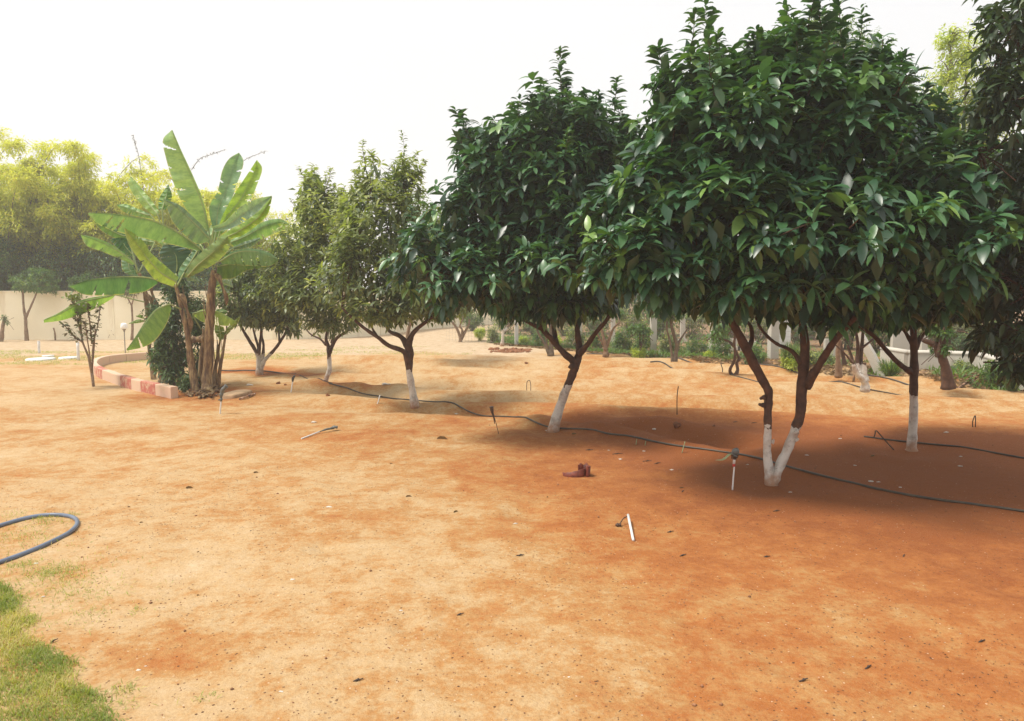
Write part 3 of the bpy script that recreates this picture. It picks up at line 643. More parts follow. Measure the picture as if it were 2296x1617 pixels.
# --- right tree
b = G(2044, 1010); YF = b[1]; st = []
st.append((px(mp_(K4, [(1290, 1165), (1293, 1100), (1305, 900), (1305, 750), (1307, 610), (1307, 450), (1302, 340), (1290, 240)]), YF), [.050, .043, .040, .039, .042, .034, .028, .02]))
st.append((px(mp_(K4, [(1290, 620), (1240, 590), (1180, 540), (1100, 450), (1040, 380), (975, 335), (900, 280)]), YF, YF-.2), [.026, .024, .023, .022, .02, .017, .014]))
st.append((px(mp_(K4, [(1315, 460), (1350, 390), (1395, 330), (1440, 250)]), YF, YF+.2), [.022, .02, .017, .013]))
st.append((px(mp_(K4, [(1300, 440), (1260, 370), (1220, 310), (1180, 250)]), YF, YF+.1), [.018, .016, .014, .012]))
tb = [(2080, 560, 170, 130, 7.9, 1.0), (2000, 650, 130, 70, 8.0, .9), (2150, 640, 110, 70, 7.8, .8), (2120, 430, 110, 100, 7.8, .7), (2200, 420, 100, 90, 7.6, .7), (2230, 520, 110, 110, 7.6, .8), (2060, 380, 90, 80, 8.2, .6), (2040, 280, 70, 70, 8.2, .4), (1960, 690, 70, 30, 8.0, .6)]
tree('orchard_tree', 'dark leafy tree with a straight white based trunk right of the V trunk tree', b, st, blob_world(tb), 2700, 7, .18, .064, M['leaf_big'], M['bark'], thr=.58, group=ROW, inner=4200, ntw=120, yfun=ytop(3.0, .3), stray=16)
# --- rightmost tree, trunk outside the frame
cx_ = P(2480, 900, 6.2); b = onground(cx_[0], 6.2)
st = [(np.array([b-[0, 0, .05], b+[.02, 0, .6], b+[-.03, .05, 1.1], b+[-.3, .0, 1.9], b+[-.4, 0, 2.6]]), [.06, .05, .045, .03, .02]), (np.array([b+[0, 0, .9], b+[.3, .1, 1.5], b+[.4, .1, 2.3]]), [.035, .03, .02]),
      (np.array([b+[-.02, 0, 1.0], b+[-.5, -.2, 1.3], b+[-.8, -.3, 1.5]]), [.03, .02, .014])]
tb = [(2400, 120, 150, 190, 6.0, .8), (2330, 20, 110, 130, 6.0, .6), (2420, 400, 190, 170, 6.1, .9), (2330, 640, 190, 120, 6.0, .8), (2240, 620, 90, 90, 6.0, .5), (2195, 590, 65, 100, 6.1, .4), (2330, 810, 90, 50, 5.9, .4), (2290, 520, 120, 90, 6.0, .5), (2400, 760, 160, 80, 6.0, .7), (2300, 740, 90, 70, 5.9, .5), (2360, 250, 130, 140, 5.9, .6), (2235, 200, 60, 110, 6.0, .35), (2200, 330, 60, 60, 6.1, .35), (2260, 60, 60, 90, 6.0, .4)]
tree('orchard_tree', 'dark narrow leaved tree cut off by the right edge of the photo', b, st, blob_world(tb), 2100, 7, .14, .042, M['leaf_right'], M['bark'], thr=.5, group=ROW, inner=800, ntw=260, droop=(.6, 1.6), up=.1, shell=.34)
# --- tree peeking between third and second
b = G(914, 806); st = [(np.array([b, b+[0, 0, .6], b+[.15, 0, 1.2], b+[.35, 0, 2.0]]), [.05, .04, .03, .02])]
tb = [(955, 500, 45, 70, 17, .9), (930, 470, 30, 40, 17, .6), (975, 560, 50, 60, 17, .9), (950, 620, 70, 70, 17, .9)]
tree('orchard_tree', 'pale green tree peeking out between the third tree and the second tree', b, st, blob_world(tb), 900, 6, .13, .04, M['green_leaf'], M['bark_pale'], group=ROW, inner=400, ntw=40, lod=1, yfun=yl(2.5, .4))

# ---------------------------------------------------------------- banana grove
KB = lambda x, y: (.4068*x, 269+.4068*y)
def resamp(pl, n):
    q = smoothpath([(a, b_, 0) for a, b_ in pl], 6)[:, :2]; d = np.r_[0, np.cumsum(np.hypot(*np.diff(q, axis=0).T))]; t = np.linspace(0, d[-1], n)
    return np.stack([np.interp(t, d, q[:, 0]), np.interp(t, d, q[:, 1])], 1)
def banana_leaf(root, Lp, Rp, m, Y0, Y1, fold, color, trunk_px=None, tears=(), label=None, arch=.0, wav=1.0):
    n, c = 110, 15
    A_ = resamp(Lp, n); B_ = resamp(Rp, n); t = np.linspace(0, 1, n); s = np.linspace(0, 1, c)
    X = np.zeros((n, c, 3)); al = np.zeros((n, c)); ac = np.zeros((n, c)); sd = rng.random()*50
    wid = np.hypot(*(A_-B_).T)*12/FPX
    for i in range(n):
        for j in range(c):
            # nudged by small edge waves, as a real leaf margin
            q = A_[i]*(1-s[j])+B_[i]*s[j]; e = abs(s[j]-m)/max(m, 1-m)
            yy = Y0+(Y1-Y0)*t[i]+fold*e**1.3*min(1, wid[i]/.18)+arch*math.sin(math.pi*t[i])
            yy += wav*.03*e*math.sin(t[i]*38+sd)*vn(t[i]*6+sd, s[j]*2)+wav*.06*e*(vn(t[i]*14+sd, e*1.5)-.5)
            k = KB(*q); X[i, j] = P(k[0], k[1], yy)
            al[i, j] = t[i]; ac[i, j] = e
    mb = MB(); 
    F = []
    tears = list(tears)+[(rng.uniform(.2, .9), int(rng.random() < .5), rng.uniform(.15, .7)) for _ in range(5 if wid.max() > .16 else 2)]
    for i in range(n-1):
        for j in range(c-1):
            side = 0 if (s[j]+s[j+1])/2 < m else 1; e = min(abs(s[j]-m), abs(s[j+1]-m))/max(m, 1-m)
            if any(sd_ == side and e > dp_ and abs(i-(tt*n+(e-dp_)*5)) < .5+1.6*(e-dp_) for (tt, sd_, dp_) in tears): continue
            F.append((i*c+j, i*c+j+1, (i+1)*c+j+1, (i+1)*c+j))
    mb.add(X.reshape(-1, 3), None, F, vattr={'along': al.ravel(), 'across': ac.ravel()})
    lf = mb.build('leaf', M['banana_leaf'], root, origin=X[0, c//2]); lf.color = (*color, 1)
    if label: lf['label'] = label
    jm = m*(c-1); j0 = int(math.floor(jm)); j1 = min(c-1, j0+1); fr = jm-j0
    rib = X[:, j0]*(1-fr)+X[:, j1]*fr; rib = rib[::12]
    pts = list(rib)
    if trunk_px is not None:
        k = KB(trunk_px[0], trunk_px[1]); T_ = P(k[0], k[1], trunk_px[2]); midp = (T_+rib[0])/2+np.array([0, 0, .0]); pts = [T_, midp]+pts
    r = np.linspace(.014, .003, len(pts)); rb = MB(); tube(rb, np.array(pts)+np.array([0, .006, 0]), r, 6, n=3)
    rb.build('midrib', M['midrib'], lf, origin=X[0, c//2])
    return lf
GR = (.25, .42, .15); DG = (.07, .19, .075); BG = (.27, .39, .26); YG = (.36, .44, .06); LG = (.33, .50, .19)
def stem_tube(root, pts, rad, name='pseudostem', sides=12):
    mb = MB(); tube(mb, pts, rad, sides, n=6, rough=.12)
    pts = np.asarray(pts)
    # loose dry sheaths
    for k in range(5):
        t = rng.uniform(.15, .9); i = t*(len(pts)-1); a = int(i); p0 = pts[a]*(1-(i-a))+pts[min(a+1, len(pts)-1)]*(i-a); an = rng.random()*6.28; r = np.interp(t, np.linspace(0, 1, len(rad)), rad)
        o = np.array([math.cos(an), math.sin(an), 0])*r; tube(mb, [p0+o*.8, p0+o*1.25+[0, 0, .12], p0+o*1.35+[0, 0, .3]], [.018, .016, .004], 5, n=3, flat_=.35)
    return mb.build(name, M['banana_stem'], root, origin=pts[0])
YB = float(G(466, 880)[1])
rootA = thing('banana_plant', 'tallest banana plant with a thick brown trunk and big upright leaves', 'banana plant', G(466, 880), 'banana plants in the curbed bed')
stem_tube(rootA, [G(466, 882, -.05)]+[P(x, y, YB) for x, y in mp_(K2b, [(745, 1280), (762, 1050), (765, 800), (778, 600), (785, 430), (800, 280), (815, 170)])], [.105, .085, .078, .072, .070, .066, .056, .04])
TA = (1165, 790, YB)
LV = banana_leaf
LV(rootA, [(1120, 600), (1010, 470), (950, 330), (912, 200), (898, 110), (945, 57)], [(1155, 618), (1125, 460), (1065, 310), (1000, 170), (970, 100), (950, 55)], .9, YB, YB-.5, .14, LG, TA, tears=[(.3, 0, .75), (.62, 0, .8)], label='tallest upright leaf')
LV(rootA, [(1170, 592), (1152, 480), (1200, 390), (1225, 280), (1262, 215), (1312, 183)], [(1215, 590), (1280, 430), (1302, 360), (1330, 290), (1342, 225), (1318, 181)], .5, YB+.1, YB+.4, -.08, (.22, .36, .20), TA, tears=[(.35, 0, .6), (.55, 1, .55)])
LV(rootA, [(1205, 585), (1240, 500), (1310, 380), (1370, 290), (1413, 223)], [(1245, 565), (1300, 515), (1375, 450), (1420, 350), (1445, 270), (1418, 221)], .48, YB+.05, YB+.3, -.12, (.32, .46, .09), TA, tears=[(.4, 1, .6)])
LV(rootA, [(1200, 650), (1290, 590), (1390, 530), (1450, 470), (1497, 425)], [(1250, 655), (1330, 640), (1430, 570), (1480, 510), (1500, 426)], .5, YB-.1, YB-.6, .08, (.30, .45, .07), TA)
LV(rootA, [(1165, 590), (1240, 560), (1310, 490), (1400, 440), (1497, 418)], [(1185, 618), (1270, 600), (1350, 560), (1430, 500), (1460, 465), (1499, 424)], .5, YB-.15, YB-.7, -.07, BG, TA)
LV(rootA, [(1260, 670), (1340, 620), (1450, 562), (1540, 545), (1592, 572)], [(1290, 697), (1360, 700), (1440, 660), (1530, 620), (1597, 600)], .3, YB+.2, YB+.9, .12, GR, TA, tears=[(.5, 1, .5), (.7, 1, .4)])
LV(rootA, [(1275, 706), (1350, 670), (1432, 648)], [(1295, 714), (1380, 702), (1438, 660)], .4, YB+.1, YB+.4, .06, BG, TA)
LV(rootA, [(1212, 775), (1290, 722), (1380, 708), (1480, 730), (1532, 766)], [(1225, 795), (1300, 800), (1400, 805), (1480, 808), (1534, 778)], .15, YB-.1, YB-.5, .1, (.20, .35, .15), TA, tears=[(.35, 1, .3), (.6, 1, .25), (.75, 1, .5)])
LV(rootA, [(1200, 800), (1300, 780), (1390, 795), (1470, 805)], [(1195, 875), (1280, 875), (1360, 830), (1480, 815)], .1, YB+.05, YB-.2, .1, (.12, .22, .05), TA)
LV(rootA, [(1015, 868), (1050, 790), (1120, 720), (1190, 665), (1245, 633)], [(1055, 862), (1110, 835), (1200, 780), (1262, 710), (1275, 650)], .42, YB-.3, YB-.75, .13, (.24, .33, .10), TA)
LV(rootA, [(1150, 672), (1080, 682), (1000, 620), (950, 560), (925, 500), (900, 442)], [(1165, 662), (1120, 590), (1060, 530), (990, 470), (903, 436)], .8, YB-.1, YB-.5, .15, (.20, .30, .18), TA, tears=[(.45, 0, .6)])
LV(rootA, [(1095, 722), (960, 690), (860, 668), (760, 645), (640, 615), (550, 580), (487, 520)], [(1112, 716), (1030, 650), (950, 600), (850, 555), (730, 530), (600, 515), (485, 512)], .97, YB-.1, YB-1.0, .12, (.19, .33, .13), TA, tears=[(.68, 0, .15), (.78, 0, .1), (.3, 0, .6)], label='long leaf reaching left')
LV(rootA, [(1195, 880), (1225, 900), (1285, 925)], [(1200, 885), (1260, 880), (1283, 905)], .2, YB+.2, YB+.5, .05, (.3, .4, .32), TA)
LV(rootA, [(1085, 680), (1060, 720), (1040, 760), (1050, 800)], [(1120, 690), (1130, 740), (1110, 790), (1060, 810)], .5, YB+.1, YB+.1, .05, DG, TA)
rootB = thing('banana_plant', 'leaning banana plant with a slim curved trunk left of the thick trunk', 'banana plant', G(440, 880), 'banana plants in the curbed bed')
Yb = float(G(440, 880)[1])-.05
stem_tube(rootB, [G(440, 882, -.05)]+[P(x, y, Yb) for x, y in mp_(K2b, [(600, 1200), (570, 1000), (555, 850), (525, 700), (490, 570), (460, 430), (425, 320)])], [.075, .06, .052, .046, .042, .038, .034, .026])
TB = (970, 925, Yb)
LV(rootB, [(955, 917), (860, 885), (790, 800), (730, 720), (697, 650), (684, 600)], [(985, 870), (925, 815), (835, 735), (800, 680), (745, 630), (690, 597)], .52, Yb-.2, Yb-.8, .12, (.34, .46, .08), TB, label='yellow green folded leaf')
LV(rootB, [(865, 905), (790, 948), (660, 964), (480, 966), (385, 920)], [(872, 885), (800, 865), (650, 862), (500, 880), (384, 916)], .97, Yb-.2, Yb-.9, .10, (.09, .22, .08), TB, tears=[(.6, 0, .85)])
LV(rootB, [(935, 1015), (860, 1040), (800, 1110), (750, 1190), (697, 1265)], [(944, 1040), (920, 1120), (860, 1210), (790, 1252), (700, 1272)], .06, Yb-.2, Yb-.6, .12, (.22, .38, .11), (1010, 1050, Yb), tears=[(.72, 1, .1)])
LV(rootB, [(850, 532), (790, 480), (740, 420), (705, 350), (720, 313)], [(880, 512), (840, 450), (790, 390), (750, 340), (724, 313)], .6, Yb+.4, Yb+.6, .08, (.32, .48, .14), (905, 655, Yb+.5))
LV(rootB, [(872, 495), (878, 430), (925, 358)], [(915, 495), (948, 425), (930, 356)], .5, Yb+.5, Yb+.6, .05, (.14, .28, .05), (905, 655, Yb+.5))
LV(rootB, [(840, 545), (760, 532), (690, 512), (648, 475)], [(830, 520), (760, 490), (700, 465), (646, 466)], .6, Yb+.6, Yb+.7, .06, (.22, .38, .12), (905, 655, Yb+.5))
LV(rootB, [(940, 845), (900, 800), (875, 740), (900, 690)], [(1000, 850), (1045, 800), (1052, 720), (960, 688)], .5, Yb+.3, Yb+.2, .1, (.05, .12, .07), TB, label='dark bluish green leaf')
LV(rootB, [(1010, 850), (1040, 885), (1100, 892)], [(1020, 830), (1070, 855), (1102, 886)], .4, Yb+.1, Yb+.2, .04, BG, TB)
LV(rootB, [(900, 700), (850, 655), (800, 605), (745, 562)], [(930, 680), (885, 620), (820, 570), (748, 556)], .5, Yb+.5, Yb+.7, .06, GR, None)
LV(rootA, [(1170, 705), (1225, 745), (1285, 800), (1320, 868)], [(1192, 684), (1270, 720), (1335, 790), (1326, 868)], .5, YB+.2, YB+.5, .08, (.16, .30, .10), None)
LV(rootA, [(1080, 700), (1030, 760), (990, 820), (975, 880)], [(1112, 720), (1082, 790), (1040, 850), (985, 885)], .5, YB+.1, YB+.1, .07, (.15, .29, .12), None)
LV(rootA, [(1130, 640), (1180, 560), (1260, 510), (1330, 500)], [(1150, 680), (1220, 630), (1290, 570), (1335, 505)], .5, YB+.3, YB+.8, .08, GR, None)
rootC = thing('banana_plant', 'banana plant at the back left of the clump with low drooping leaves', 'banana plant', G(365, 857), 'banana plants in the curbed bed')
Yc = float(G(365, 857)[1])
stem_tube(rootC, [G(365, 858, -.05)]+[P(x, y, Yc) for x, y in mp_(K2b, [(300, 1240), (265, 1080), (245, 900), (200, 760), (155, 640), (135, 500), (125, 400), (60, 200)])], [.09, .075, .065, .06, .05, .045, .04, .035, .03])
TC = (760, 850, Yc)
LV(rootC, [(732, 800), (660, 765), (560, 725), (480, 695), (446, 640)], [(748, 790), (705, 750), (620, 690), (530, 650), (448, 632)], .8, Yc-.1, Yc-.6, .08, (.22, .38, .12), TC)
LV(rootC, [(730, 758), (665, 725), (608, 665)], [(738, 742), (705, 680), (690, 650), (618, 652)], .6, Yc+.1, Yc, .05, DG, TC)
LV(rootC, [(670, 770), (672, 820), (700, 850), (750, 862)], [(735, 790), (740, 820), (750, 840), (755, 860)], .6, Yc, Yc-.1, .05, (.14, .28, .12), TC)
LV(rootC, [(700, 660), (640, 652), (560, 610), (488, 522)], [(710, 640), (640, 600), (570, 560), (490, 520)], .6, Yc+.1, Yc-.4, .08, (.10, .2, .05), TC)
LV(rootC, [(640, 962), (530, 975), (430, 1000), (330, 1060), (240, 1102)], [(620, 985), (520, 1042), (420, 1082), (330, 1107), (243, 1118)], .15, Yc-.3, Yc-1.2, .1, (.24, .42, .09), (820, 1010, Yc))
LV(rootC, [(850, 660), (800, 640), (740, 650), (660, 640)], [(850, 700), (800, 690), (740, 690), (650, 645)], .5, Yc+.2, Yc+.2, .05, (.16, .28, .1), TC)
rootD = thing('banana_plant', 'young banana sucker with thin stems on the right side of the clump', 'banana plant', G(484, 873), 'banana plants in the curbed bed')
Yd = float(G(484, 873)[1])
stem_tube(rootD, [G(482, 874, -.03)]+[P(x, y, Yd) for x, y in mp_(K2b, [(825, 1200), (850, 1050), (865, 950), (880, 870)])], [.05, .035, .026, .02, .014])
stem_tube(rootD, [G(488, 872, -.03)]+[P(x, y, Yd-.05) for x, y in mp_(K2b, [(870, 1200), (900, 1030), (920, 900), (940, 800), (1000, 720)])], [.045, .03, .024, .02, .016, .012])
LV(rootD, [(1060, 1072), (1120, 1043), (1200, 1055), (1260, 1085), (1300, 1110)], [(1063, 1078), (1120, 1115), (1200, 1131), (1260, 1135), (1300, 1122)], .12, Yd-.3, Yd-.4, .07, (.34, .48, .12), (1110, 1160, Yd))
LV(rootD, [(1183, 1128), (1185, 1170), (1212, 1216)], [(1232, 1140), (1242, 1185), (1216, 1218)], .5, Yd-.1, Yd-.1, .05, (.24, .33, .06), (1212, 1230, Yd))
LV(rootD, [(1225, 1200), (1250, 1150), (1300, 1100), (1328, 1075)], [(1245, 1190), (1285, 1150), (1320, 1100), (1330, 1075)], .5, Yd-.05, Yd-.2, .04, (.26, .33, .08), (1225, 1210, Yd-.05))
LV(rootD, [(1190, 1045), (1220, 1040), (1252, 1052)], [(1195, 1072), (1225, 1075), (1252, 1060)], .5, Yd+.2, Yd+.2, .04, (.2, .34, .12), (1160, 1090, Yd))
rootE = thing('banana_plant', 'small leafy banana sucker behind the garden lamp side of the clump', 'banana plant', G(345, 850), 'banana plants in the curbed bed')
Ye = float(G(345, 850)[1])
stem_tube(rootE, [G(345, 851, -.03), P(338, 800, Ye), P(332, 760, Ye), P(326, 725, Ye)], [.05, .035, .03, .015])
LV(rootE, [(797, 1105), (760, 1100), (708, 1122)], [(800, 1112), (760, 1120), (710, 1124)], .5, Ye, Ye-.2, .03, (.2, .34, .06), (812, 1120, Ye))
LV(rootE, [(800, 1102), (780, 1075), (748, 1080)], [(805, 1095), (785, 1095), (752, 1085)], .5, Ye, Ye-.1, .03, (.2, .34, .06), (812, 1120, Ye))
# dry hanging leaves on the trunks
def dryleaf(root, cx, cy_, Y, dx, ln, w=.07):
    k = KB(cx, cy_); a_ = P(k[0], k[1], Y); mb = MB(); n = 12; t = np.linspace(0, 1, n)[:, None]; s_ = np.linspace(-1, 1, 5)[None]
    cxx = a_[0]+dx*np.sin(t*1.6); czz = a_[2]+.08*np.sin(t*3.1)*(1-t)-ln*t**1.4; ww = w*np.sin(np.clip(t*3.0+.15, 0, 3.1))**.6
    X = np.stack([cxx+ww*s_*(.7+.3*np.sin(t*9)), a_[1]-.06-.05*np.sin(t*3)+.03*np.abs(s_)+.02*np.sin(t*14+s_*3), czz+.02*s_*np.sin(t*7)], -1)
    grid(mb, X); return mb.build('dry_leaf', M['banana_stem'], root, origin=X[0, 2])
for (rt, cx, cy_, Y, dx, ln) in [(rootA, 1175, 850, YB, .22, .5), (rootB, 985, 960, Yb, .2, .6), (rootC, 800, 880, Yc, .2, .6), (rootC, 810, 960, Yc, .18, .7), ]:
    dryleaf(rt, cx, cy_, Y, dx, ln, rng.uniform(.045, .08))
# dead trunk
mb = MB(); YD = YB+.15
tube(mb, [G(452, 876, -.03)]+[P(x, y, YD) for x, y in mp_(K2b, [(680, 1200), (695, 1000), (712, 850), (705, 760)])], [.05, .042, .038, .03, .02], 10, rough=.2)
tube(mb, [P(*K2b(560, 880), YD), P(*K2b(640, 870), YD), P(*K2b(720, 870), YD)], [.05, .055, .05], 8, rough=.3)
tag(mb.build('dead_banana_trunk', M['banana_stem'], origin=G(452, 876)), 'dark dried banana trunk standing just left of the thickest banana trunk', 'dead trunk')
# litter at clump foot: chunks of dry sheath
mb = MB()
for i in range(46):
    c = G(rng.uniform(425, 492), rng.uniform(872, 893)); a = rng.random()*6.28; l = rng.uniform(.08, .28); d = np.array([math.cos(a), math.sin(a), rng.uniform(0, .5)])*l
    tube(mb, [c+[0, 0, .01], c+d*.5+[0, 0, .03], c+d+[0, 0, .005]], [.02, .028, .008], 5, n=3, rough=.4, flat_=.4)
tag(mb.build('dry_sheath_litter', M['banana_stem'], smooth=True), 'brown dry banana sheaths heaped at the foot of the clump', 'plant litter', kind='stuff')
# dark bush inside clump
def bush(name, label, cat, base, blobs, n, L, Wd, mat, barkm='bark_grey', nst=6, k=6, group=None, inner=200, lod=1, up=.8, droop=(.2, .9), young=.1, shell=.42, stemr=.008):
    root = thing(name, label, cat, base, group); tm = MB(); cm = MB()
    cen = np.array([b_[0] for b_ in blobs])
    for i in range(nst):
        c = cen[i % len(cen)]+rng.normal(0, 1, 3)*blobs[i % len(cen)][1]*.5; s = base+np.array([rng.normal(0, .04), rng.normal(0, .04), -.02])
        m = (s*.5+c*.5); m[:2] = s[:2]*.6+c[:2]*.4
        tube(tm, [s, m, c], [stemr, stemr*.8, stemr*.4], 5, n=4, vattr={'paint': -1.0, 'foot': 1.0})
    p, nr = sample_crown(blobs, n, shell=shell, lump=.6, inner=.4)
    rosettes(cm, p, nr, k, L, Wd, up=up, youngp=young, droop=droop, stem=L*.6, lod=lod)
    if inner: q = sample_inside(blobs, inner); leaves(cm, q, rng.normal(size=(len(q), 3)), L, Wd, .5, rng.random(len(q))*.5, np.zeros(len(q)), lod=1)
    tm.build('stems', M[barkm], root, origin=base); cm.build('foliage', mat, root, origin=base)
    return root
bush('shrub', 'dark dense shrub growing between the banana trunks', 'shrub', G(395, 868), blob_world([(392, 720, 28, 60, 12.9, .35), (375, 790, 32, 55, 12.9, .35), (408, 800, 24, 50, 12.9, .3), (395, 650, 35, 40, 13.2, .4), (420, 690, 30, 40, 13.2, .3), (385, 835, 25, 22, 12.8, .25), (365, 740, 20, 40, 13, .25), (440, 740, 22, 45, 12.7, .25), (440, 810, 20, 40, 12.6, .2), (350, 800, 16, 35, 13, .2), (425, 850, 30, 22, 12.4, .3), (450, 700, 24, 36, 13, .3), (350, 700, 20, 30, 13.2, .3)]), 1500, .12, .034, M['dark_leaf'], nst=16, stemr=.014, inner=900)
bush('shrub', 'small pale green weed at the end of the painted curb', 'weed', G(412, 878), blob_world([(413, 870, 9, 7, float(G(412, 880)[1]), .07)]), 60, .04, .015, M['green_leaf'], inner=30)

# ---------------------------------------------------------------- painted curb
cpx = [(400, 892), (372, 886), (340, 879), (308, 871), (275, 861), (245, 850), (226, 840), (219, 830), (228, 821), (250, 815), (285, 811), (320, 808), (352, 806)]
cw = smoothpath([G(x, y) for x, y in cpx], 12); d = np.r_[0, np.cumsum(np.linalg.norm(np.diff(cw, axis=0), axis=1))]
T_ = norm(np.gradient(cw, axis=0)); Nn = np.stack([-T_[:, 1], T_[:, 0], 0*T_[:, 0]], 1); HC, WC = .18, .115
root = thing('painted_curb', 'low curved curb with red and cream painted blocks round the banana bed', 'curb', cw[0])
cp2 = smoothpath([(x, y, 0) for x, y in cpx], 12)
bd = [0]+[float(d[int(np.argmin(np.abs(cp2[:72, 0]-x)))]) for x in (363, 333, 310, 286, 246, 227)]
s0 = 0; k = 0; segs = list(np.diff(bd))+[.5, .45, .5, .5, .5, .5, .5, .5, .5, .5, .5, .5, .5, .5, .5, .5, .5, .5]
while s0 < d[-1]-.1 and k < len(segs):
    s1 = min(s0+segs[k], d[-1]); t = np.linspace(s0+.004, s1-.004, 6); C_ = np.stack([np.interp(t, d, cw[:, i]) for i in range(3)], 1); n_ = norm(np.stack([np.interp(t, d, Nn[:, i]) for i in range(3)], 1))
    zb = np.stack([gh(C_[:, 0], C_[:, 1])], 1); prof = [(-1, -.05), (-1, HC-.012), (-.88, HC), (.88, HC), (1, HC-.012), (1, -.05)]
    X = np.zeros((6, 6, 3))
    for j, (a, z) in enumerate(prof):
        X[:, j, :2] = C_[:, :2]-n_[:, :2]*(a*WC/2-WC/2); X[:, j, 2] = zb[:, 0]+z
    mb = MB(); grid(mb, X); V = X
    mb.add(X[0], None, [(0, 5, 4, 1), (1, 4, 3, 2)]); mb.add(X[-1], None, [(0, 1, 4, 5), (1, 2, 3, 4)])
    red_ = (k % 2 == 1) if k < 7 else False
    mb.build('red_block' if red_ else 'cream_block', M['curb_red'] if red_ else M['curb_cream'], root, smooth=False, origin=X[0, 0])
    s0 = s1; k += 1

# ---------------------------------------------------------------- wall
def wall(pts, h, th, mat, root, name='panel', piers=True):
    for i in range(len(pts)-1):
        a, b_ = np.array(pts[i]), np.array(pts[i+1]); L_ = np.hypot(*(b_-a)[:2]); rz = math.atan2(b_[1]-a[1], b_[0]-a[0]); c = (a+b_)/2
        mb = MB(); box(mb, (c[0], c[1], h/2-.15), (L_-.006, th, h+.3), rz); box(mb, (c[0], c[1], h+.018), (L_-.006, th+.05, .03), rz)
        mb.build(name, mat, root, smooth=False, origin=(c[0], c[1], 0))
YW = 24.9
r_ = thing('boundary_wall', 'long cream plastered wall behind the garden on the left', 'wall', (-12, YW, 0))
xs = [-26, -21.5, -17.0, -13.0, -9.9, -7.4]
wp = [(x, YW, 0) for x in xs]+[(-5.9, 25.6, 0), (-4.8, 27.2, 0), (-3.9, 30.5, 0), (-2.0, 34, 0), (1.0, 37, 0)]
wall(wp, 1.56, .2, M['cream_wall'], r_)
mb = MB(); c = P(148, 640, YW+1.2); box(mb, (c[0], c[1], 1.1), (.09, .09, 2.2)); box(mb, (c[0], c[1], 2.21), (.11, .11, .03))
tag(mb.build('concrete_post', M['concrete'], smooth=False, origin=(c[0], c[1], 0)), 'pale post rising behind the cream wall', 'post')

# garden lamp
b = G(281, 792); YL = b[1]; r_ = thing('garden_lamp', 'small garden lamp with a white globe on a thin pole', 'lamp', b)
mb = MB(); tube(mb, [b, b+[0, 0, .3], b+[0, 0, .62]], .013, 8); tube(mb, [b+[0, 0, .56], b+[0, 0, .60], b+[0, 0, .63]], [.02, .03, .055], 10); mb.build('pole', M['fence_wire'], r_, origin=b)
mb = MB(); tube(mb, [b+[0, 0, .63], b+[0, 0, .645], b+[0, 0, .70], b+[0, 0, .76], b+[0, 0, .785]], [.055, .078, .085, .072, .03], 16, n=4); mb.build('globe', M['lamp_white'], r_, origin=b)
# white stakes
for (x, y, h, lab) in [(88, 792, .30, 'short white stake standing left in the grass strip'), (176, 808, .42, 'taller white stake in the grass strip behind the sapling')]:
    b = G(x, y); mb = MB(); tube(mb, [b-[0, 0, .05], b+[0, 0, h/2], b+[.005, 0, h]], .032, 10, n=2); tube(mb, [b+[.005, 0, h], b+[.005, 0, h+.02]], .036, 10, n=2); tag(mb.build('white_stake', M['white_pvc'], origin=b), lab, 'stake', 'white stakes in the grass')
for (x, y, r, lab) in [(91, 807, .30, 'round white slab lying in the grass, the largest one'), (155, 804, .22, 'thin white slab in the grass beside the taller stake'), (108, 800, .13, 'smallest white slab in the grass, behind the largest one')]:
    b = G(x, y); mb = MB(); a = np.linspace(0, 6.283, 24, endpoint=False)
    X = np.stack([np.stack([b[0]+r*s_*np.cos(a), b[1]+r*s_*1.1*np.sin(a), 0*a+b[2]+z], 1) for s_, z in ((1, -.03), (1, .03), (.96, .037), (.02, .037))]); X = np.concatenate([X, X[:, :1]], 1); grid(mb, X)
    tag(mb.build('ground_slab', M['concrete_white'], origin=b), lab, 'slab', 'white slabs in the grass')

# ---------------------------------------------------------------- plants by the wall
def sapling(name, label, base, stems, blobs, n, L, Wd, mat, barkm, group=None, k=6, thr=-9, cat='tree', inner=60, young=.1, shell=.3, ntw=20, lod=1, up=.6):
    return tree(name, label, base, stems, blob_world(blobs), n, k, L, Wd, mat, barkm, thr=thr, group=group, inner=inner, ntw=ntw, young=young, lod=lod, cat=cat, shell=shell, sides=7, stemlen=L*.6, up=up)
Yv = float(G(60, 764)[1]); b = G(60, 764)
sapling('garden_tree', 'thin V trunk tree with a round green crown against the cream wall', b, [(px([(60, 766), (58, 735), (57, 714), (53, 690), (51, 657), (50, 640)], Yv), [.05, .045, .045, .035, .03, .025]), (px([(57, 714), (68, 690), (80, 662), (85, 645)], Yv), [.03, .028, .025, .02])],
        [(60, 630, 32, 24, Yv, .6), (95, 632, 36, 24, Yv, .6), (75, 612, 26, 16, Yv, .5), (118, 645, 18, 12, Yv, .4), (40, 640, 16, 12, Yv, .3), (102, 612, 16, 12, Yv, .3)], 700, .11, .038, M['green_leaf'], M['bark_pale'], inner=150)
b = G(5, 766); sapling('garden_tree', 'cut stump like sapling at the far left edge by the wall', b, [(px([(1, 768), (5, 740), (9, 716)], b[1]), [.06, .05, .04])], [(10, 712, 7, 9, b[1], .1), (15, 720, 6, 5, b[1], .1)], 22, .09, .03, M['green_leaf'], M['bark_pale'], inner=0, ntw=4)
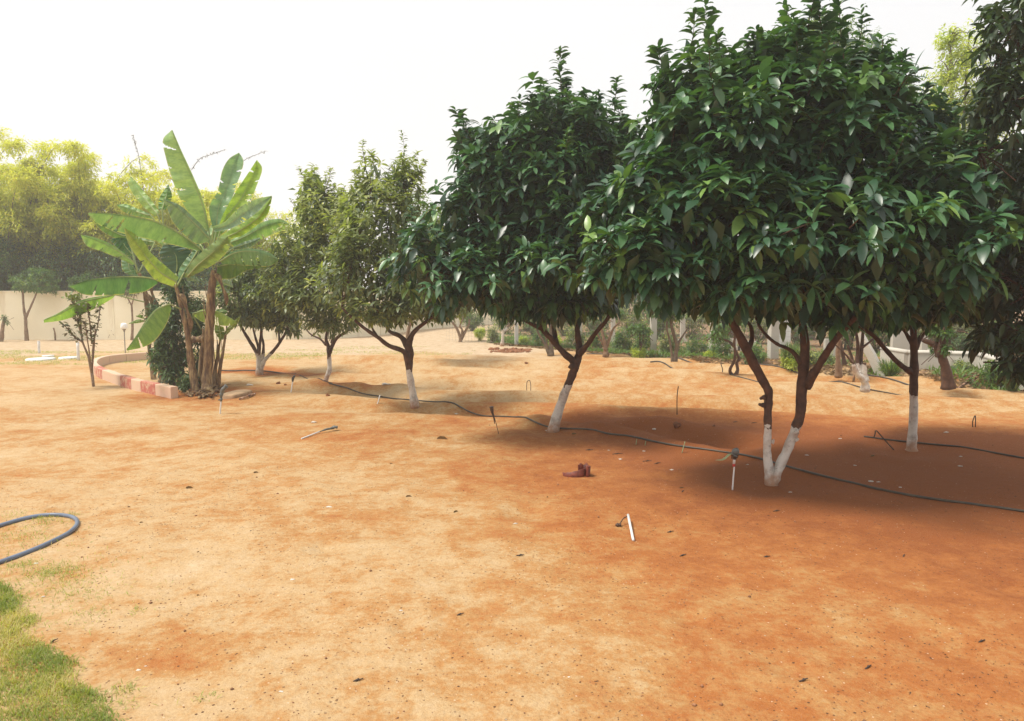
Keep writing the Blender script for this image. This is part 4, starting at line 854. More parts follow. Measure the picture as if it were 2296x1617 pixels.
b = G(296, 763); sapling('garden_tree', 'slim straight sapling beside the garden lamp', b, [(px([(296, 764), (297, 720), (295, 683)], b[1]), [.035, .03, .026]), (px([(295, 685), (286, 668), (280, 655)], b[1]), [.018, .014, .01]), (px([(295, 685), (300, 668), (303, 655)], b[1]), [.018, .014, .01])], [(285, 655, 22, 8, b[1], .3), (302, 650, 18, 9, b[1], .3)], 160, .10, .035, M['green_leaf'], M['bark_pale'])
b = G(245, 761); sapling('shrub', 'tiny pale leafed sapling at the foot of the wall left of the lamp', b, [(px([(245, 762), (248, 748), (250, 738)], b[1]), [.02, .016, .01])], [(246, 737, 9, 5, b[1], .15), (255, 733, 8, 6, b[1], .15)], 40, .09, .03, M['green_leaf'], M['bark_pale'], cat='sapling', ntw=12)
b = G(124, 763); mb = MB(); tube(mb, [b, P(123, 748, b[1]), P(120, 735, b[1])], [.03, .026, .02], 7, rough=.2, vattr={'paint': -1.0, 'foot': 1.0}); tag(mb.build('bare_stick', M['bark_pale'], origin=b), 'bare brown stick planted in front of the cream wall', 'stick')
# reddish shrub at left
KS = lambda x, y: (.1849*x, 568+.1849*y)
b = G(209, 867); Ys = b[1]; root = thing('shrub', 'thin multi stemmed shrub with sparse small dark leaves on bare soil', 'shrub', b); tm = MB(); cm = MB()
sts = [[(1135, 1615), (1100, 1400), (1070, 1250), (1010, 1100), (990, 1000), (975, 780), (970, 700), (930, 560)], [(1140, 1600), (1120, 1380), (1130, 1100), (1180, 900), (1210, 700), (1205, 640)], [(1110, 1450), (1090, 1250), (1060, 1050), (1040, 900), (1000, 820)], [(1115, 1100), (1090, 850), (1065, 680), (1060, 620)], [(1000, 1080), (900, 1010), (830, 930), (760, 850)], [(985, 980), (940, 830), (910, 750)], [(1120, 1380), (1150, 1000), (1150, 850)], [(975, 760), (900, 640), (860, 560)]]
for i, s in enumerate(sts):
    q = px(mp_(KS, s), Ys+rng.uniform(-.1, .1), Ys+rng.uniform(-.3, .3)); q[0] = px([KS(*s[0])], Ys)[0]
    tube(tm, q, np.linspace(.022 if i < 1 else .014, .006, len(q)), 6, rough=.1, vattr={'paint': -1.0, 'foot': 1.0})
    qq = smoothpath(q, 6); m = len(qq); sel = qq[int(m*(.55 if i in (0, 1, 2) else .2)):]
    for rep in range(3):
        D = rng.normal(size=(len(sel), 3))*[1, 1, .35]; leaves(cm, sel+rng.normal(0, .02, sel.shape), D, rng.uniform(.05, .10, len(sel)), .042, .5, rng.random(len(sel)), (rng.random(len(sel)) < .2)*.5, lod=0)
tp = P(*KS(930, 540), Ys); D = rng.normal(size=(60, 3)); leaves(cm, tp+rng.normal(0, .07, (60, 3)), D+[0, 0, .6], .10, .05, .6, np.ones(60), np.full(60, .9))
tm.build('stems', M['bark_pale'], root, origin=b); cm.build('foliage', M['red_leaf'], root, origin=b)

# ---------------------------------------------------------------- bamboo and trees beyond the wall
def bamboo(label, cx, Y, w, h, n, seed, sparse=.1):
    c = P(cx, 700, Y); base = np.array([c[0], Y, 0.0]); root = thing('bamboo_clump', label, 'bamboo', base, 'bamboo clumps behind the wall'); tm = MB(); cm = MB()
    nc = 30
    for i in range(nc):
        a = rng.random()*6.28; rr = abs(rng.normal(0, .5)); ft = base+[math.cos(a)*rr*w*.35, math.sin(a)*rr*.9, 0]
        lean = np.array([np.clip(rng.normal(0, w*.3), -w*.5, w*.5), rng.normal(-.3, 1.0), 0]); H_ = h*rng.uniform(.6, 1.03)
        q = np.array([ft, ft+lean*.15+[0, 0, H_*.4], ft+lean*.5+[0, 0, H_*.75], ft+lean*1.0+[0, 0, H_*.97], ft+lean*1.35+[0, 0, H_*rng.uniform(.82, .98)]])
        tube(tm, q, [.022, .02, .014, .008, .003], 5, n=4, cap=False, vattr={'paint': -1.0, 'foot': 1.0})
        qq = smoothpath(q, 10); m = len(qq)
        # side sprays
        k = int(1.35*n/nc/16); t = rng.random(k)**.85*.9+.08; ii = (t*(m-1)).astype(int); S = qq[ii]
        a = rng.random(k)*6.28; ln = rng.uniform(.2, .95, k)*(1.15-.6*t); E = S+np.stack([np.cos(a)*ln, np.sin(a)*ln, rng.uniform(-.3, .25, k)*ln], 1)
        for j in range(16):
            f = rng.random(k)[:, None]**.7; Q = S*(1-f)+E*f+rng.normal(0, .05, (k, 3)); Q[:, 2] -= (f[:, 0]**2)*ln*.35
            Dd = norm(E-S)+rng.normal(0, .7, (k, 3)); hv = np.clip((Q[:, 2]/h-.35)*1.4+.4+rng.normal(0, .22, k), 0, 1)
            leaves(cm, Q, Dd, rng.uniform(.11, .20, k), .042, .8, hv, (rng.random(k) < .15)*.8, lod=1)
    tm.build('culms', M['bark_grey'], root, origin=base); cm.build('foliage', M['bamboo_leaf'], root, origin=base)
for i, (cx, Y, w, h, n, lab) in enumerate([(-90, 27, 5.5, 6.9, 26000, 'yellow green bamboo clump at the far left edge behind the wall'), (60, 27, 5.2, 6.7, 30000, 'tall yellow green bamboo clump above the V trunk sapling'), (200, 27.6, 5.0, 6.6, 32000, 'densest bamboo clump left of the banana leaves'),
                                 (330, 28, 4.6, 5.3, 24000, 'bamboo clump directly behind the banana leaves'), (470, 29, 4.6, 5.4, 22000, 'bamboo clump seen between the upright banana leaves'), (610, 31, 4.8, 5.6, 20000, 'bamboo clump right of the bananas behind the yellowish tree'), (-10, 28.6, 5, 5.9, 24000, 'bamboo clump filling the gap between the two leftmost clumps'), (135, 28.8, 5, 5.7, 26000, 'lower bamboo clump above the pale post'), (265, 29, 5, 5.4, 24000, 'lower bamboo clump left of the tallest banana leaf'), (400, 29.5, 5, 5.0, 20000, 'low bamboo clump behind the centre of the banana leaves')]):
    bamboo(lab, cx, Y, w, h, n, i)
# long flowering shoots
for (pts, lab) in [([(322, 430), (318, 400), (311, 350), (303, 322), (298, 303)], 'tall thin bare bamboo shoot against the white sky'), ([(520, 400), (545, 362), (575, 347), (597, 338)], 'arching thin bamboo shoot right of the upright banana leaves'), ([(430, 380), (450, 355), (480, 345), (505, 335)], 'faint arching bamboo shoot between the banana leaves')]:
    q = px(pts, 27); mb = MB(); tube(mb, q, np.linspace(.012, .005, len(q)), 5, cap=False)
    qq = smoothpath(q, 8); D = rng.normal(size=(len(qq)*2, 3)); leaves(mb, np.repeat(qq, 2, 0), D, .09, .03, .3, rng.random(len(D))*.2, np.zeros(len(D)), lod=1)
    mb.a3 = {}; mb.a4 = {}
    tag(mb.build('bamboo_shoot', plain('shoot', (.16, .15, .11), .8), origin=q[0]), lab, 'bamboo shoot', 'bamboo shoots above the clumps')
def backtree(label, cx, Y, blobs, n, L, Wd, mat, group, barkm='bark_grey', inner=600, name='leafy_tree', k=6, young=.08, up=.5, lump=.35, shell=.2, ntw=60):
    c = P(cx, 700, Y); b = np.array([c[0], Y, 0.0]); bl = blob_world(blobs); top = np.mean([q[0] for q in bl], axis=0)
    mid = b*.5+top*.5; st = [(np.array([b, b*.7+mid*.3+[.05, 0, 0], mid, top]), [.13, .11, .08, .04])]
    root = thing(name, label, 'tree', b, group); tm = MB(); cm = MB()
    for pts, rad in st: limb(tm, pts, rad, -9, 8)
    for (cc_, rr) in bl:
        limb(tm, [mid, (mid+cc_)/2+[0, 0, .1], cc_, cc_+[0, 0, rr[2]*.6]], [.05, .04, .025, .01], -9, 6)
        for _ in range(5):
            e = cc_+norm(rng.normal(size=3))*rr*.85; limb(tm, [cc_, (cc_+e)/2+[0, 0, .1], e], [.022, .014, .006], -9, 5, n=3)
    p, nr = sample_crown(bl, n, shell=shell, lump=lump, inner=.5); rosettes(cm, p, nr, k, L, Wd, up=up, youngp=young, stem=L, lod=1)
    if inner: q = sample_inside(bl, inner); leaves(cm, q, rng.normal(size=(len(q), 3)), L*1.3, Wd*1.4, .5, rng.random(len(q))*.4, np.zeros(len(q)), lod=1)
    tm.build('trunk', M[barkm], root, origin=b); cm.build('crown', mat, root, origin=b)
DT = 'dark trees in front of the bamboo'
backtree('bright green tree at the left edge above the wall', -5, 25.6, [(0, 590, 38, 55, 25.6, 1.0), (-40, 560, 50, 60, 25.6, 1.2), (10, 640, 25, 30, 25.6, .8)], 1500, .13, .045, M['green_leaf'], None, inner=700)
for (cx, w, lab) in [(30, 60, 'dark tree in the shade under the leftmost bamboo'), (140, 70, 'dark tree behind the pale post'), (250, 70, 'dark tree behind the wall left of the banana leaves'), (360, 70, 'dark tree behind the wall hidden by the banana trunks'), (520, 80, 'dark tree behind the low spreading orchard tree')]:
    backtree(lab, cx, 26.2, [(cx, 600, w, 55, 26.2, 1.0), (cx-30, 640, w*.8, 40, 26.0, .8), (cx+35, 630, w*.8, 45, 26.0, .8), (cx, 660, w, 40, 26, .8)], 1100, .16, .05, M['dark_leaf'], DT, inner=700)
for (cx, yy, lab) in [(105, 630, 'small green tree above the wall behind the V trunk sapling'), (265, 640, 'small green tree above the wall behind the low banana leaf'), (335, 625, 'small green tree above the wall behind the banana stems')]:
    backtree(lab, cx, 25.7, [(cx, yy, 34, 26, 25.7, .7), (cx-22, yy+8, 24, 18, 25.7, .5), (cx+24, yy-8, 24, 20, 25.7, .5)], 600, .13, .045, M['green_leaf'], None, inner=200)
backtree('mid green low tree above the wall left of the banana leaf', 190, 25.2, [(190, 638, 30, 24, 25.2, .6), (205, 630, 22, 18, 25.2, .5)], 600, .12, .04, M['green_leaf'], None, inner=300)

# trees beyond the fence (right)
FT = 'trees far beyond the fence'
backtree('airy tall pale green tree above the front tree, against the sky', 1905, 21, [(1870, 90, 75, 60, 21, 1.0), (1930, 130, 80, 60, 21, 1.0), (1830, 120, 40, 50, 21, .7), (1990, 190, 70, 50, 21, .9), (1950, 230, 90, 60, 21, 1.0), (2040, 230, 60, 40, 21, .8), (2010, 270, 70, 50, 21, .8), (1830, 60, 40, 40, 21, .6)], 2300, .13, .05, M['green_leaf'], FT, inner=0, lump=.5, shell=.5, young=.4, ntw=0)
backtree('airy yellow green tree top left of the right edge tree', 2150, 20, [(2130, 170, 60, 50, 20, .8), (2170, 120, 50, 50, 20, .8), (2110, 240, 60, 50, 20, .8), (2200, 230, 70, 80, 20, 1.0), (2210, 300, 60, 60, 20, .8), (2080, 300, 60, 50, 20, .9), (2150, 330, 90, 60, 20, .9), (2130, 90, 40, 40, 20, .6)], 2600, .13, .05, M['yellow_leaf'], FT, inner=0, lump=.5, shell=.5, young=.7)
for i, (cx, Y, yt, w, mat, lab) in enumerate([(1060, 36, 640, 60, 'green_leaf', 'small pale tree far off at the end of the wall'), (1180, 30, 610, 70, 'green_leaf', 'green tree seen beyond the fence behind the leaning trunk'), (1330, 28, 600, 90, 'green_leaf', 'green tree beyond the fence between the second tree and the front tree'),
        (1480, 27, 610, 90, 'leaf_small', 'olive tree beyond the fence behind the tall concrete post'), (1640, 26, 600, 100, 'green_leaf', 'green tree beyond the fence behind the left stem of the V trunk'), (1820, 25, 590, 110, 'leaf_small', 'olive tree beyond the fence behind the right stem of the V trunk'),
        (2000, 24, 560, 110, 'green_leaf', 'green tree beyond the fence behind the leaning concrete brace'), (2180, 23, 560, 110, 'dark_leaf', 'dark green tree beyond the low concrete wall'), (2340, 22, 520, 110, 'dark_leaf', 'dark tree beyond the low wall at the right edge')]):
    backtree(lab, cx, Y, [(cx, yt+40, w, 55, Y, 1.0), (cx-w*.6, yt+60, w*.6, 45, Y, .9), (cx+w*.6, yt+55, w*.6, 45, Y, .9), (cx, yt+5, w*.7, 40, Y, .8)], 1100, .17, .055, M[mat], FT, inner=500)

# ---------------------------------------------------------------- fence, low wall and planting strip
def fpt(px_, py_): g = G(px_, py_); return g
PO = [(1158, 774, 1.45, .10), (1300, 783, 1.4, .11), (1464, 791, 1.45, .15), (1598, 803, 1.5, .13), (1732, 819, 1.65, .20)]
r_ = thing('wire_fence', 'wire mesh fence on concrete posts behind the orchard', 'fence', G(1464, 791))
pb = []
for (x, y, h, w) in PO:
    b = G(x, y); pb.append(b); mb = MB(); box(mb, b+[0, 0, h/2-.1], (w, w*.8, h+.2), .2); box(mb, b+[0, 0, h+.015], (w*.8, w*.6, .03), .2)
    mb.build('post', M['concrete'] if x != 1158 else M['concrete_white'], r_, smooth=False, origin=b)
e = G(1000, 765); pb = [e]+pb+[G(1860, 824)]
mb = MB()
for i in range(len(pb)-1):
    a, c = pb[i], pb[i+1]; L_ = np.linalg.norm(c-a); n = int(L_/.13)
    for k in range(n+1):
        f = k/n; q = a*(1-f)+c*f; q2 = q+[0, .09, 0]; tube(mb, [q2+[0, 0, .02], q2+[0, 0, 1.25]], .0022, 3, cap=False)
    for z in np.arange(.05, 1.3, .12): tube(mb, [a+[0, .09, z], c+[0, .09, z]], .0022, 3, cap=False)
mb.build('wire_mesh', M['fence_wire'], r_, origin=pb[1])
# leaning brace
mb = MB(); a = G(1985, 838); t = P(1925, 748, a[1]+.3); tube(mb, [a-[0, 0, .1], (a+t)/2, t], .10, 4, n=2, smooth=False)
tag(mb.build('leaning_concrete_brace', M['concrete'], smooth=False, origin=a), 'pale concrete beam leaning to the left behind the orchard', 'concrete beam')
mb = MB(); b = P(1750, 800, 18.6); box(mb, (b[0], 18.6, 1.0), (.42, .12, 1.6)); tag(mb.build('concrete_slab', M['concrete_white'], smooth=False, origin=(b[0], 18.6, .2)), 'wide pale upright slab behind the fence corner post', 'slab')
for (x, y0, y1, Y, w, lab) in [(1620, 760, 797, 20.5, .75, 'grey block panel lying low behind the yellow shrub'), (1675, 765, 795, 20.5, .45, 'smaller grey block right of the wide block panel'), (1374, 700, 782, 23, .12, 'short white pillar with a wider foot beyond the fence'), (2022, 700, 796, 17.5, .5, 'pale upright panel beyond the leaning beam'), (2069, 750, 800, 17, .13, 'small concrete post behind the low wall'), (1530, 690, 770, 23.5, .14, 'pale post far beyond the fence, right of the tall post'), (1860, 760, 830, 17, .28, 'weathered flat slab standing behind the bare multi stem tree')]:
    a = P(x, y1, Y); t = P(x, y0, Y); mb = MB(); box(mb, (a[0], Y, (max(0, a[2]-.3)+t[2])/2), (w, .12, t[2]-max(0, a[2]-.3))); box(mb, (a[0], Y-.02, max(0, a[2]-.3)+.05), (w+.12, .2, .12))
    tag(mb.build('concrete_block', M['concrete'], smooth=False, origin=(a[0], Y, 0)), lab, 'concrete block', 'concrete pieces beyond the fence')
# low wall
r_ = thing('low_wall', 'low grey concrete wall with a rounded coping at the right', 'wall', G(2040, 831))
W0 = [G(1985, 826), G(2040, 829), G(2120, 838), G(2200, 847), G(2330, 866), G(2480, 888)]
for i in range(len(W0)-1):
    a, c = W0[i], W0[i+1]; L_ = np.linalg.norm((c-a)[:2]); rz = math.atan2(c[1]-a[1], c[0]-a[0]); m = (a+c)/2
    mb = MB(); box(mb, (m[0], m[1]+.1, .13), (L_-.01, .16, .5), rz); mb.build('panel', M['concrete'], r_, smooth=False, origin=(m[0], m[1], 0))
    mb = MB(); tube(mb, [(a[0], a[1]+.1, .38), (c[0], c[1]+.1, .38)], .10, 8, smooth=False, flat_=.5); mb.build('coping', M['concrete'], r_, origin=(m[0], m[1], 0))
b = G(2098, 836); mb = MB(); box(mb, b+[0, -.04, .2], (.34, .2, .5)); mb.build('pier', M['concrete'], r_, smooth=False, origin=b)

SH = 'bushes along the fence'
def Yat(x, y): return float(G(x, y)[1])
for (x, yb, w, h, mt, lab) in [(1076, 764, 26, 30, 'yellow_leaf', 'bright yellow green bush near the end of the fence'), (1173, 772, 18, 18, 'yellow_leaf', 'small yellow green bush right of the thin white post'), (1433, 805, 30, 26, 'yellow_leaf', 'bright yellow bush with a thin dark stem behind the second tree'),
        (1596, 818, 30, 34, 'yellow_leaf', 'roundest yellow green bush left of the looped stems'), (1772, 838, 36, 46, 'yellow_leaf', 'large fan shaped yellow green bush seen inside the V trunk')]:
    Y = Yat(x, yb); bush('shrub', lab, 'shrub', G(x, yb), blob_world([(x, yb-h*.55, w*.5, h*.45, Y, .3), (x-w*.25, yb-h*.7, w*.3, h*.3, Y, .2), (x+w*.25, yb-h*.75, w*.3, h*.3, Y, .2)]), 260, .09, .026, M[mt], nst=14, group=SH, young=.3, stemr=.006, inner=60, up=1.2)
for i, (x, Y, h, w, mt, lab) in enumerate([(1060, 30, 46, 45, 'green_leaf', 'hazy green bush far beyond the end of the fence'), (1130, 28, 60, 50, 'leaf_small', 'hazy olive bush beyond the fence behind the white post'), (1195, 27, 64, 55, 'green_leaf', 'hazy bush beyond the fence behind the tangled green bush'), (1265, 27, 70, 60, 'leaf_small', 'tall dull bush beyond the fence left of the leaning trunk fork'),
        (1335, 26, 66, 60, 'green_leaf', 'tall bush beyond the fence behind the grey trunked tree'), (1410, 26, 70, 60, 'leaf_small', 'tall dull bush beyond the fence right of the white pillar'), (1480, 25, 72, 60, 'green_leaf', 'tall bush beyond the fence right behind the tall post'), (1550, 25, 74, 62, 'leaf_small', 'dull bush beyond the fence above the low yellow bush'), (1625, 24, 76, 62, 'green_leaf', 'tall bush beyond the fence behind the looped stem tree'),
        (1700, 23, 78, 64, 'leaf_small', 'dull bush beyond the fence between the V trunk stems'), (1790, 22, 80, 66, 'green_leaf', 'tall bush beyond the fence behind the fan shaped bush'), (1880, 21, 84, 70, 'leaf_small', 'dull bush beyond the fence behind the weathered slab'), (1970, 20, 86, 70, 'green_leaf', 'tall bush beyond the leaning beam'), (2060, 19.5, 88, 72, 'leaf_small', 'dull bush beyond the low wall left end'),
        (2150, 19, 92, 76, 'red_leaf', 'dull reddish bush far behind the low wall'), (2240, 18.5, 96, 80, 'green_leaf', 'tall bush far behind the right end of the low wall')]):
    yb = HOR+CAMH*FPX/Y; bush('shrub', lab, 'shrub', onground(P(x, 700, Y)[0], Y), blob_world([(x, yb-h*.5, w*.5, h*.5, Y, .6), (x-w*.3, yb-h*.7, w*.35, h*.35, Y, .5), (x+w*.35, yb-h*.6, w*.35, h*.35, Y, .5)]), 420, .11, .036, M[mt], nst=20, group='bushes beyond the fence', inner=160, stemr=.012, young=.3)
k = 0
for (x, yb, h, w, mt, lab) in [(1105, 770, 45, 30, 'leaf_small', 'thin olive bush behind the fence near its far end'), (1215, 779, 60, 50, 'green_leaf', 'green bush tangled in the fence left of the leaning trunk'), (1290, 785, 65, 60, 'leaf_small', 'sparse olive bush in the fence behind the second tree'), (1340, 787, 55, 50, 'green_leaf', 'leafy bush left of the white pillar'),
        (1395, 790, 62, 50, 'green_leaf', 'leafy bush right of the white pillar'), (1440, 792, 70, 40, 'green_leaf', 'tall green bush just left of the tall concrete post'), (1500, 797, 62, 60, 'leaf_small', 'olive bush right of the tall concrete post'), (1560, 803, 55, 60, 'green_leaf', 'green bush above the white litter'),
        (1615, 808, 75, 60, 'green_leaf', 'tall green bush behind the block panel'), (1690, 816, 50, 50, 'green_leaf', 'green bush left of the V trunk'), (1705, 822, 38, 34, 'leaf_small', 'low olive bush left of the corner post'), (1800, 822, 50, 60, 'leaf_small', 'olive bush behind the right stem of the V trunk'),
        (1850, 826, 45, 50, 'leaf_small', 'thin bush left of the bare multi stem tree'), (2040, 800, 50, 60, 'green_leaf', 'green bush behind the low wall'), (2100, 800, 60, 60, 'red_leaf', 'reddish bush behind the low wall'), (2160, 812, 75, 70, 'dark_leaf', 'dark green bush behind the low wall left'),
        (2230, 818, 75, 80, 'dark_leaf', 'dark green bush behind the low wall right'), (2062, 842, 38, 26, 'leaf_small', 'small bush in front of the low wall pier'), (2160, 848, 44, 30, 'leaf_small', 'spiky bush in front of the low wall'), (2235, 852, 45, 45, 'green_leaf', 'loose green bush at the right end of the low wall'), (2195, 850, 34, 40, 'leaf_small', 'low bush between the spiky bush and the loose green bush'), (2120, 845, 26, 30, 'green_leaf', 'low green weeds just right of the wall pier'), (2280, 858, 50, 50, 'leaf_small', 'tall loose bush hiding the right end of the low wall'), (2010, 812, 45, 40, 'green_leaf', 'light green bush above the grassy tuft'), (1245, 783, 40, 30, 'yellow_leaf', 'yellowish palm like bush left of the leaning trunk')]:
    Y = Yat(x, yb)+.25; bush('shrub', lab, 'shrub', onground(G(x, yb)[0]*Y/(Y-.25), Y), blob_world([(x, yb-h*.6, w*.45, h*.4, Y, .35), (x-w*.2, yb-h*.35, w*.3, h*.3, Y, .3), (x+w*.25, yb-h*.4, w*.3, h*.35, Y, .3)]), 210, .095, .03, M[mt], nst=16, group=SH, inner=80, stemr=.007, young=.25)
# grassy tufts
for (x, yb, w, h, lab) in [(1995, 858, 60, 42, 'spiky grass tuft in front of the leaning beam'), (2269, 882, 56, 44, 'spiky grass tuft at the right edge of the strip'), (1772, 838, 44, 50, 'upright grassy blades at the base of the fan shaped bush')]:
    b = G(x, yb); n = 420; a = rng.random(n)*6.28; l = rng.uniform(.3, 1, n); mb = MB(); hh = h*b[1]/FPX*1.25; ww = w*b[1]/FPX/2
    D = np.stack([np.cos(a)*l*ww/hh, np.sin(a)*l*ww/hh, np.ones(n)], 1); leaves(mb, b+rng.normal(0, .03, (n, 3))*[1, 1, 0], D, hh*rng.uniform(.7, 1.1, n), .014, rng.uniform(.2, 1.4, n), rng.random(n)*.8, (rng.random(n) < .3)*.7, lod=0)
    tag(mb.build('grass_tuft', M['green_leaf'], origin=b), lab, 'grass tuft', 'spiky tufts in the planting strip')
# low weeds / leaf litter cover
mb = MB(); n = 15000; x = rng.uniform(-.5, 12, n); y = np.interp(x, LX, LY)+rng.exponential(1.1, n)-.15
a = rng.random(n)*6.28; leaves(mb, np.stack([x, y, gh(x, y)+.01], 1), np.stack([np.cos(a), np.sin(a), rng.random(n)*.6], 1), rng.uniform(.05, .11, n), .035, .3, rng.random(n), np.zeros(n), roll=rng.random(n)*6, lod=1)
tag(mb.build('leaf_litter', M['dry_leaf']), 'brown fallen leaves covering the ground along the fence', 'leaf litter', kind='stuff')
mb = MB(); n = 24000; x = rng.uniform(-.5, 13, n); y = np.interp(x, LX, LY)+.3+rng.exponential(2.2, n)
kk = vn(x*1.5, y*1.5, 1) > .47; x, y = x[kk], y[kk]; n = len(x)
leaves(mb, np.stack([x, y, gh(x, y)], 1), np.stack([rng.normal(0, .8, n), rng.normal(0, .8, n), np.ones(n)], 1), rng.uniform(.06, .22, n), .03, .6, rng.random(n), rng.random(n)*.4, lod=1)
tag(mb.build('weeds', M['green_leaf']), 'low green weeds among the leaf litter along the fence', 'weeds', kind='stuff')

# small trees along the fence
FR = 'young trees along the fence'
def ft(label, base, stems, blobs, n=150, thr=-9, bk='bark_pale', mat='green_leaf', L=.11, rs=1.0):
    b = G(*base); Y = b[1]; S = [(px(s, Y, Y+rng.uniform(-.2, .2)), np.linspace(r0, r1, len(s))*rs) for s, r0, r1 in stems]
    for q, r in S:
        q[:, 1] += 0
    return sapling('young_tree', label, b, S, [(x, y, w, h, Y, .3) for x, y, w, h in blobs], n, L, .04, M[mat], M[bk], group=FR, thr=thr, inner=30, ntw=20)
KF = lambda x, y: ((1600+.3049*x)*.5979, (1100+.3049*y)*.5979)
KG = lambda x, y: ((2200+.2831*x)*.5979, (1130+.2831*y)*.5979)
KH = lambda x, y: ((2800+.2783*x)*.5979, (1100+.2783*y)*.5979)
KI = lambda x, y: ((3300+.3093*x)*.5979, (1100+.3093*y)*.5979)
ft('short tree with a brown fanned trunk at the far end of the fence', KF(415, 600), [(mp_(KF, [(415, 600), (415, 550), (370, 430), (310, 350)]), .05, .03), (mp_(KF, [(420, 570), (470, 480), (520, 380), (525, 320)]), .04, .03), (mp_(KF, [(420, 560), (440, 460), (410, 400), (450, 310)]), .035, .02)], [(1030, 690, 35, 12)], 120)
ft('white trunked sapling forking to the right beside the thin white post', KF(928, 650), [(mp_(KF, [(928, 655), (935, 560), (938, 470), (930, 400), (925, 330)]), .045, .03), (mp_(KF, [(945, 480), (1000, 410), (1060, 330), (1110, 250)]), .03, .015)], [(1125, 700, 30, 12), (1140, 690, 25, 12)], 100, thr=.55)
ft('brown twin stemmed tree left of the leaning white based trunk', KF(1520, 770), [(mp_(KF, [(1525, 775), (1530, 620), (1530, 500), (1520, 350)]), .06, .03), (mp_(KF, [(1505, 740), (1440, 600), (1370, 480), (1330, 350), (1320, 260)]), .035, .015), (mp_(KF, [(1500, 700), (1470, 560), (1480, 400)]), .02, .01)], [(1225, 690, 35, 15)], 120, bk='bark_grey')
ft('grey trunked tree with spreading arms behind the second tree', KF(2205, 770), [(mp_(KF, [(2205, 775), (2200, 700), (2195, 630), (2160, 480), (2140, 380)]), .06, .025), (mp_(KF, [(2215, 650), (2260, 520), (2300, 430), (2380, 350)]), .035, .02), (mp_(KF, [(2180, 640), (2110, 520), (2060, 460)]), .025, .015)], [(1350, 705, 40, 14), (1375, 700, 30, 12)], 140)
ft('leaning twin trunk tree right of the tall concrete post', KG(1155, 805), [(mp_(KG, [(1140, 805), (1125, 680), (1100, 520), (1060, 350), (1080, 200)]), .03, .015), (mp_(KG, [(1165, 805), (1185, 660), (1195, 580), (1150, 430), (1120, 300), (1130, 150)]), .045, .025), (mp_(KG, [(1200, 580), (1260, 480), (1340, 360)]), .025, .014)], [(1500, 700, 40, 16)], 160, bk='bark_grey')
ft('brown looped twin stem tree left of the V trunk', KG(1955, 1005), [(mp_(KG, [(1955, 1005), (1905, 945), (1905, 890), (1960, 780), (1965, 640), (1955, 560), (1975, 400)]), .03, .022), (mp_(KG, [(1955, 1000), (2000, 920), (1990, 820), (2020, 760), (1990, 690), (1970, 640)]), .03, .022), (mp_(KG, [(1950, 590), (1880, 530), (1780, 500), (1680, 490)]), .022, .012)], [(1600, 755, 22, 12), (1615, 735, 20, 15), (1650, 720, 25, 20)], 170, bk='bark')
ft('white painted short trunk tree with many bare brown stems', KH(1595, 1315), [(mp_(KH, [(1595, 1320), (1595, 1220), (1560, 1150), (1480, 1080), (1440, 960)]), .055, .035), (mp_(KH, [(1590, 1180), (1580, 1040), (1580, 940)]), .045, .03), (mp_(KH, [(1500, 1090), (1530, 950), (1550, 750), (1570, 500)]), .04, .02), (mp_(KH, [(1480, 1060), (1440, 950), (1420, 880), (1360, 700)]), .025, .018), (mp_(KH, [(1500, 1060), (1490, 900), (1500, 700), (1480, 560)]), .03, .02), (mp_(KH, [(1440, 960), (1330, 820), (1190, 690)]), .014, .01), (mp_(KH, [(1560, 730), (1680, 640), (1740, 590)]), .014, .01)], [(1920, 715, 40, 20), (1955, 725, 30, 15)], 160, thr=.52, bk='bark')
ft('thick leaning brown trunk with a leafy knot at the right', KI(835, 1145), [(mp_(KI, [(835, 1150), (805, 950), (760, 800), (730, 720), (760, 560), (780, 440)]), .075, .035), (mp_(KI, [(740, 750), (690, 640), (600, 600), (510, 565)]), .06, .03)], [(KI(735, 660)[0], KI(735, 660)[1], 10, 16), (2110, 740, 25, 18)], 130, bk='bark')
ft('pale trunked sapling left of the many stemmed tree', KH(1240, 1120), [(mp_(KH, [(1240, 1125), (1235, 950), (1230, 750), (1250, 600)]), .05, .03)], [(1880, 715, 25, 16)], 80)
ft('brown trunked sapling just left of the many stemmed tree', KH(1300, 1070), [(mp_(KH, [(1305, 1075), (1315, 950), (1290, 800), (1260, 650)]), .05, .025)], [(1890, 710, 25, 16)], 80, bk='bark')
ft('thin dark stemmed sapling above the yellow bush', KG(700, 770), [(mp_(KG, [(700, 775), (708, 600), (705, 450), (720, 380)]), .014, .008)], [(1432, 735, 24, 12), (1445, 742, 16, 8)], 120, bk='bark')
ft('thin sapling standing in front of the low wall panel', KI(150, 740), [(mp_(KI, [(150, 745), (155, 600), (165, 480), (140, 420)]), .022, .014)], [(2022, 745, 14, 8), (2020, 728, 18, 8)], 80)

